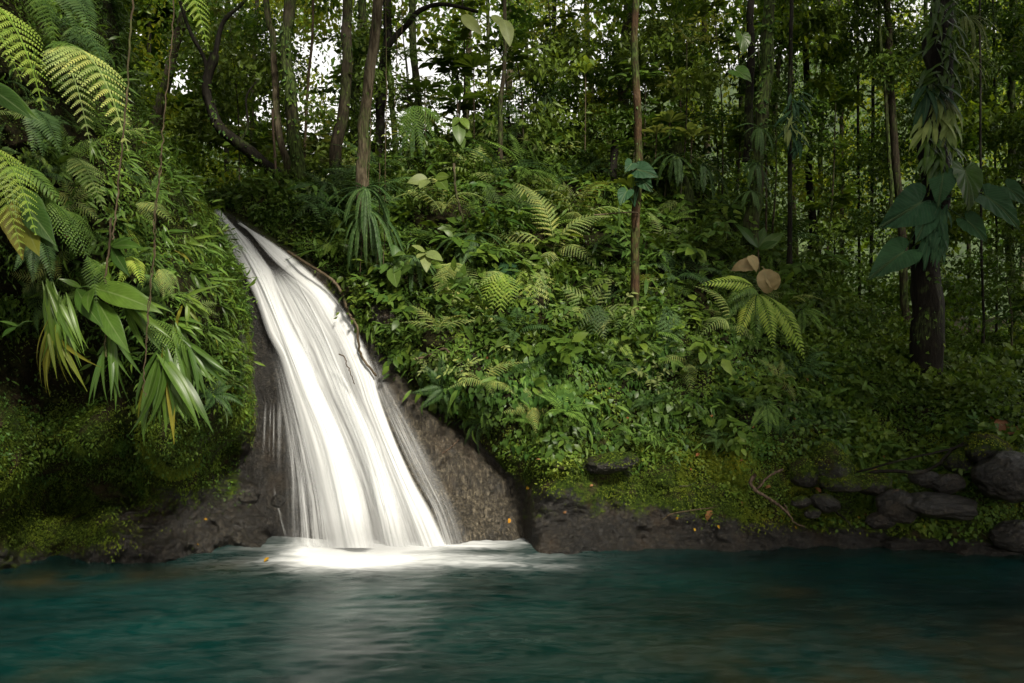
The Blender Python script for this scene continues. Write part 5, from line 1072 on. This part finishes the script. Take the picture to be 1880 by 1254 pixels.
# ---- boulders at the foot of the bank
def boulder(px, py, wpx, hpx, Y, moss, label, seed, rot=0., ang=.35, flat=1.):
    import bmesh
    bm = bmesh.new(); bmesh.ops.create_icosphere(bm, subdivisions=5, radius=1.)
    V = np.array([v.co[:] for v in bm.verts]); Fc = np.array([[v.index for v in f.verts] for f in bm.faces]); bm.free()
    # chisel flat facets, then roughen
    r = np.random.default_rng(seed)
    for k in range(7):
        n_ = nrm(r.normal(size=3)); c = r.uniform(.72, .95); d = V@n_; V = V-np.maximum(d-c, 0)[:, None]*n_*(.35+ang)
    V = V*(1+.12*fbm(V+seed*3, 4, 1.4)+.03*fbm(V+seed, 4, 6))[:, None]
    sx, sz = wpx/F*Y*.5, hpx/F*Y*.5; V = V*np.array([sx, (sx+sz)*.5, sz*flat])
    c, s = math.cos(math.radians(rot)), math.sin(math.radians(rot)); V = V@np.array([[c, 0, s], [0, 1, 0], [-s, 0, c]])
    o = P(px, py, Y); up = V[:, 2]/sz
    ob = obj('boulder', mesh('boulder', V, [Fc], [ROCK], {'moss': np.clip(moss+.1+.5*up, -1, 1), 'slab': V[:, 0]*0}), loc=o)
    if moss > .15:
        m = int(900*min(1, wpx/80)); k = rng.choice(len(V), m, p=(np.maximum(0, up+.35)**1+1e-6)/(np.maximum(0, up+.35)**1+1e-6).sum()); nn = nrm(V[k]); d = nrm(nn*.6-UP*.5+.5*rng.normal(size=(m, 3)))
        ok = fbm(V[k]*3+seed, 2, 2.) > -.2; T = (V[k]+nn*.004)[ok]; d = d[ok]; nn = nn[ok]
        obj('moss', scatter('moss', LEAFN, frames(d, nn, rng.uniform(.014, .034, len(T))), T, rng.random(len(T)), G['mossy']), ob)['kind'] = 'stuff'
    return tag(ob, label, 'boulder')
BO = [(1527, 856, 74, 82, 10.35, .45, 'rounded mossy boulder with a bleached twig across its top'), (1478, 868, 60, 55, 10.4, .35, 'pale topped mossy boulder left of the rounded one'),
      (1545, 886, 80, 36, 10.2, .3, 'low mossy boulder in front of the rounded one'), (1602, 890, 72, 42, 10.2, .25, 'brown green boulder under the long bare branch'), (1513, 922, 58, 34, 10.05, .0, 'smooth bare boulder on the moss near the pool'),
      (1470, 922, 36, 24, 10.05, .1, 'small dark boulder beside the smooth bare one'), (1492, 942, 30, 20, 10., .1, 'smallest dark rock at the edge of the pool moss'), (1698, 880, 58, 34, 10.2, -.2, 'dark boulder touching the long smooth one'), (1738, 888, 66, 36, 10.1, -.3, 'long smooth dark boulder above the flat slab'),
      (1722, 930, 150, 48, 9.85, -.35, 'flat rust brown slab jutting out over the dark hollow'), (1648, 930, 76, 64, 9.95, -.25, 'grey boulder leaning against the flat rust brown slab'), (1618, 955, 54, 30, 9.95, -.15, 'low dark boulder at the pool edge under the grey one'),
      (1812, 826, 86, 56, 10.3, .35, 'mossy boulder carrying the large dry curled leaf'), (1856, 874, 130, 92, 9.9, -.25, 'big dark faceted boulder with wet grey sides'), (1760, 850, 60, 46, 10.5, .3, 'half buried mossy boulder behind the forked branch'),
      (1868, 985, 90, 60, 9.6, -.3, 'dark rock at the waterline under the big faceted boulder'), (1120, 850, 110, 36, 10.25, .25, 'sloping mossy rock breaking through the creepers'), (700, 580, 58, 46, 12.0, -.2, 'dark wet boulder beside the falling water below the root')]
for i, (x, y, w_, h_, Y, ms, lb) in enumerate(BO): boulder(x, y, w_, h_, Y, ms, lb, 40+i, rot=[0, 8, -5, 4, -18][i % 5] if w_ < 140 else -3, flat=1.)
q = P(511, 916, 10.0); boulder(511, 920, 26, 24, 10.15, -.5, 'little knob of rock washed by the left edge of the falls', 91)
# ---- fallen leaves
def fallen(px, py, L, mat, label, where='BC', prof='ovate', curl=.8, W=.55, group=None, off=.02, Y=None):
    if Y is None: q, n_ = hit(px, py, where)
    else: q, n_ = P(px, py, Y), np.array([0, -.3, 1.])
    a = rng.uniform(0, 6.28); t = nrm(np.cross(n_, [math.cos(a), .3, math.sin(a)])); s = L/F*q[1]
    me = leafmesh(leaf(1, W, prof, 8, .25, curl, ribs=3, pleat=.05, wave=.03), mat, 'fallen_leaf')
    o = obj('fallen_leaf', me, M=mat4(frames(t, n_, s), q+n_*off-t*s*.4)); return tag(o, label, 'leaf', group)
for a in [(1483, 822, 34, 'dry', 'curled rust brown dead leaf above the rounded mossy boulder'), (1845, 800, 62, 'dry', 'large dry curled orange brown leaf on the far mossy boulder', 'BC', 'ovate', .5, .8, None, .14),
          (1765, 842, 34, 'dry', 'reddish wet dead leaf beside the big faceted boulder'), (1622, 862, 20, 'dry', 'orange dead leaf under the long bare branch'), (1606, 868, 22, 'dry', 'dark red dead leaf beside the orange one'),
          (1252, 742, 18, 'dry', 'crimson dead leaf among the creepers'), (940, 650, 24, 'dry', 'brown hanging dead leaf below the pale fern group'), (1085, 640, 24, 'dry', 'brown dead leaf left of the glowing frond'),
          (934, 957, 12, 'yfall', 'single yellow leaf stuck to the bare slab'), (376, 954, 8, 'yfall', 'upper orange leaf on the dark rock of the cliff foot'), (361, 1000, 8, 'yfall', 'lower red orange leaf on the cliff foot near the water'), (970, 896, 10, 'yfall', 'yellow leaf in the groove beside the slab'),
          (1085, 892, 8, 'dry', 'orange leaf on the green ledge below the sloping rock'), (1302, 945, 24, 'dry', 'brown curled leaf with the light twig on the ledge'), (1243, 952, 8, 'yfall', 'yellow leaf on the ledge beside the light twig'),
          (1274, 972, 9, 'yfall', 'yellow leaf low on the ledge, nearest the water'), (1320, 968, 8, 'yfall', 'small yellow leaf just under the brown curled one'), (1361, 926, 12, 'dry', 'brown leaf at the end of the mossy ledge'), (1706, 925, 12, 'yfall', 'yellow leaf on the flat rust brown slab'),
          (1788, 984, 9, 'yfall', 'yellow leaf in the dark hollow by the water'), (1036, 940, 8, 'dry', 'small red leaf on the rough ledge'), (1058, 845, 9, 'dry', 'tan leaf above the sloping mossy rock'), (265, 264, 16, 'dry', 'rusty dead leaf high on the grassy shoulder'),
          (318, 324, 12, 'dry', 'brown dead leaf lower on the grassy shoulder'), (1576, 952, 9, 'yfall', 'pale yellow leaf on the moss by the small rocks'), (1460, 970, 8, 'yfall', 'tan leaf at the waterline by the wiry root'), (124, 432, 12, 'dry', 'pinkish dead leaf caught in the comb-like fern'), (1150, 742, 9, 'yfall', 'little pale leaf in the creeper carpet'),
          (1410, 895, 14, 'dry', 'tan dead leaf beside the crooked bare root')]:
    fallen(*a[:4], label=a[4], **dict(zip(['where', 'prof', 'curl', 'W', 'group', 'off'], a[5:])))
fallen(490, 1029, 14, 'yfall', 'orange leaf floating on the pool left of the foam', Y=9.43, curl=.1)
# ------------------------------------------------------------------ the forest behind and overhead
def cloud(name, nclump, per, box, size, mat, label, flat=.7, gaps=(), ctr=None, cr=(.45, 1.2), tm=LEAFN, seed=0, ymin=None, prob=None):
    r = np.random.default_rng(200+seed); C = []
    while len(C) < nclump:
        Y = r.uniform(*box[4:]) if ctr is None else None
        px = r.uniform(box[0], box[1]); py = r.uniform(box[2], box[3]); k = 0
        if prob is not None and r.random() > prob(px, py, Y): continue
        if any(((px-g[0])/g[2])**2+((py-g[1])/g[3])**2 < 1 and r.random() < g[4] for g in gaps): continue
        q = P(px, py, Y)
        gz = ground_z(q[0], q[1])
        if q[2] < gz-.2: continue
        C.append(q)
    C = np.array(C); R = r.uniform(*cr, len(C))
    i = np.repeat(np.arange(len(C)), per); n = len(i)
    off = nrm(r.normal(size=(n, 3)))*(r.random((n, 1))**.42)*R[i][:, None]*np.array([1, 1, flat])
    T = C[i]+off; keep = fbm(T, 2, 1.4) > -.28; T = T[keep]; i = i[keep]; n = len(T)
    tone = r.random(len(C))
    d = nrm(r.normal(size=(n, 3))*.75+np.array([0, -.1, -.45])); z = nrm(r.normal(size=(n, 3))*.6+np.array([0, -.4, .8]))
    s = r.uniform(size[0], size[1], n)*(.7+.6*tone[i])
    rnd = np.clip(.65*tone[i]+.35*r.random(n), 0, 1)
    return tag(obj(name, scatter(name, tm, frames(d, z, s), T, rnd, G[mat])), label, kind='stuff')
GAPS = [(600, 125, 50, 95, .84), (745, 80, 65, 90, .84), (830, 150, 80, 80, .75), (930, 60, 100, 60, .55), (1080, 30, 90, 50, .3)]
cloud('forest_foliage', 520, 300, (-250, 2150, -260, 420, 19, 34), (.10, .2), 'forest', 'far leafy mass of the jungle behind the trunks', gaps=GAPS, cr=(.6, 1.5), seed=1)
cloud('forest_foliage', 380, 260, (-150, 2050, -150, 640, 15.5, 21), (.08, .17), 'forest', 'leafy twigs and saplings in the middle distance', gaps=GAPS, cr=(.35, .9), seed=2, prob=lambda x, y, Y: .45+.55*(x > 1250))
cloud('forest_foliage', 90, 220, (330, 1300, 60, 330, 14.5, 18), (.09, .16), 'broad', 'nearer leafy thicket along the crest of the bank', gaps=GAPS, cr=(.3, .7), seed=3)
cloud('forest_foliage', 150, 260, (1380, 2000, -100, 560, 15., 18), (.07, .14), 'broad', 'shaded thicket among the right hand trunks', cr=(.3, .75), seed=4, prob=lambda x, y, Y: .5)
cloud('forest_backdrop_leaves', 430, 240, (-600, 2500, -300, 500, 34, 48), (.22, .42), 'forest', 'farthest wall of jungle leaves', gaps=[(g[0], g[1], g[2]*1., g[3]*1., g[4]) for g in GAPS], cr=(1.2, 2.6), seed=5)
def overhead(name, n, per, size, inside, label, seed):
    r = np.random.default_rng(seed); C = []
    while len(C) < n:
        p = np.array([r.uniform(-20, 20), r.uniform(-16, 34), r.uniform(9.5, 15.5)])
        if inside(p): C.append(p)
    C = np.array(C); i = np.repeat(np.arange(n), per); m = len(i)
    T = C[i]+nrm(r.normal(size=(m, 3)))*r.random((m, 1))**.5*r.uniform(.9, 1.9, n)[i][:, None]*np.array([1, 1, .45])
    d = nrm(r.normal(size=(m, 3))*np.array([1, 1, .35])); z = nrm(r.normal(size=(m, 3))*.35+UP)
    return tag(obj(name, scatter(name, LEAF2, frames(d, z, r.uniform(size[0], size[1], m)), T, r.random(m), G['canopy'])), label, kind='stuff')
def hole(p):   # open sky over the pool, a gap shaped to steer sun and shade
    x, y = p[0], p[1]
    return ((x+HOLE[0])/HOLE[2])**2+((y-HOLE[1])/HOLE[3])**2 > 1 and not (y > 11 and -10 < x < 30)
overhead('shade_canopy_leaves', 230, 130, (.4, .75), hole, 'unseen leaf canopy added to shade the jungle around the pool', 9)  # leaf cover added out of view for its shade

# unseen boughs added over both shores to darken the sides of the view
def boughs(x0, x1, y0, y1, z0, z1, n, per, seed):
    r = np.random.default_rng(seed); C = np.stack([r.uniform(x0, x1, n), r.uniform(y0, y1, n), r.uniform(z0, z1, n)], -1); i = np.repeat(np.arange(n), per); m = len(i)
    T = C[i]+nrm(r.normal(size=(m, 3)))*r.random((m, 1))**.5*1.3*np.array([1, 1, .5]); T = T[np.abs(T[:, 0]) > .68*np.maximum(0, T[:, 1])+.25]; m = len(T)
    return tag(obj('shade_canopy_leaves', scatter('shade_canopy_leaves', LEAF2, frames(nrm(r.normal(size=(m, 3))*np.array([1, 1, .4])), nrm(r.normal(size=(m, 3))*.4+UP), r.uniform(.3, .55, m)), T, r.random(m), G['canopy'])), 'unseen leafy boughs added to darken the sides of the view', kind='stuff')
boughs(6.8, 13, -3, 8.5, 4.5, 10, 46, 110, 31); boughs(-13, -7.0, -4, 6.5, 3.5, 9.5, 34, 110, 32)
# a far wooded hill closes the view low down between the trunks
def hill():
    x = np.linspace(-90, 90, 120); y = np.linspace(52, 120, 30); X, Y = np.meshgrid(x, y)
    Z = 2+sstep(52, 95, Y)*(np.interp(X, [-60, -30, -20, -5, 10, 40, 90], [30, 22, 15, 17, 27, 36, 38]))+2.*fbm(np.stack([X, Y, 0*X], -1), 4, .06)
    m, nt = newmat('wooded_hill'); g = N(nt, 'ShaderNodeNewGeometry').outputs['Position']
    c = ramp(nt, noise_(nt, .8, g, 8, .7), [(.35, (.006, .012, .003)), (.5, (.02, .038, .008)), (.68, (.05, .075, .014))])
    N(nt, 'ShaderNodeOutputMaterial', {'Surface': N(nt, 'ShaderNodeBsdfPrincipled', {'Base Color': c, 'Roughness': .9}).outputs[0]})
    tag(obj('hills', mesh('hills', np.stack([X, Y, Z], -1), [gridf(30, 120)], [m])), 'far wooded hill behind the jungle', kind='structure')
hill()
# ------------------------------------------------------------------ camera, light, render settings
cd = bpy.data.cameras.new('camera'); cam = bpy.data.objects.new('camera', cd); COL.objects.link(cam)
cam.location = (0, 0, CH); cam.rotation_euler = (math.pi/2, 0, 0)
cd.sensor_width = 36; cd.lens = 36*F/1880; cd.clip_end = 500; cd.clip_start = .05
scene.camera = cam
SUN_EL, SUN_AZ = math.radians(SUNP[0]), math.radians(SUNP[1])     # azimuth measured from +Y clockwise
sd = Vector((math.sin(SUN_AZ)*math.cos(SUN_EL), math.cos(SUN_AZ)*math.cos(SUN_EL), math.sin(SUN_EL)))
ld = bpy.data.lights.new('sun', 'SUN'); ld.energy = SUNP[2]; ld.angle = math.radians(SUNP[3]); ld.color = (1, .93, .79)
lo = bpy.data.objects.new('sun', ld); COL.objects.link(lo); lo.rotation_euler = (-sd).to_track_quat('-Z', 'Y').to_euler()
w = bpy.data.worlds.new('World'); scene.world = w; w.use_nodes = True
nt = w.node_tree; nt.nodes.clear()
sky = nt.nodes.new('ShaderNodeTexSky'); sky.sky_type = 'NISHITA'; sky.sun_disc = False
sky.sun_elevation = SUN_EL; sky.sun_rotation = SUN_AZ; sky.dust_density = 1; sky.air_density = 2.; sky.ozone_density = 1.
hs = nt.nodes.new('ShaderNodeHueSaturation'); hs.inputs['Saturation'].default_value = .22
bg = nt.nodes.new('ShaderNodeBackground'); bg.inputs[1].default_value = SKY
out = nt.nodes.new('ShaderNodeOutputWorld')
nt.links.new(sky.outputs[0], hs.inputs['Color']); tn = nt.nodes.new('ShaderNodeMix'); tn.data_type = 'RGBA'; tn.blend_type = 'MULTIPLY'; tn.inputs[0].default_value = 1; tn.inputs[7].default_value = (1.04, .97, .9, 1); nt.links.new(hs.outputs[0], tn.inputs[6]); nt.links.new(tn.outputs[2], bg.inputs[0]); nt.links.new(bg.outputs[0], out.inputs[0])
scene.view_settings.view_transform = 'Standard'; scene.view_settings.look = 'None'
scene.view_settings.exposure = EXPO; scene.view_settings.gamma = 1
cy = scene.cycles
cy.max_bounces = 6; cy.diffuse_bounces = 3; cy.glossy_bounces = 2; cy.transmission_bounces = 3; cy.transparent_max_bounces = 24
cy.sample_clamp_indirect = 4; cy.use_denoising = True
try: cy.denoiser = 'OPENIMAGEDENOISE'
except Exception: pass
cy.use_adaptive_sampling = True; cy.adaptive_threshold = .02
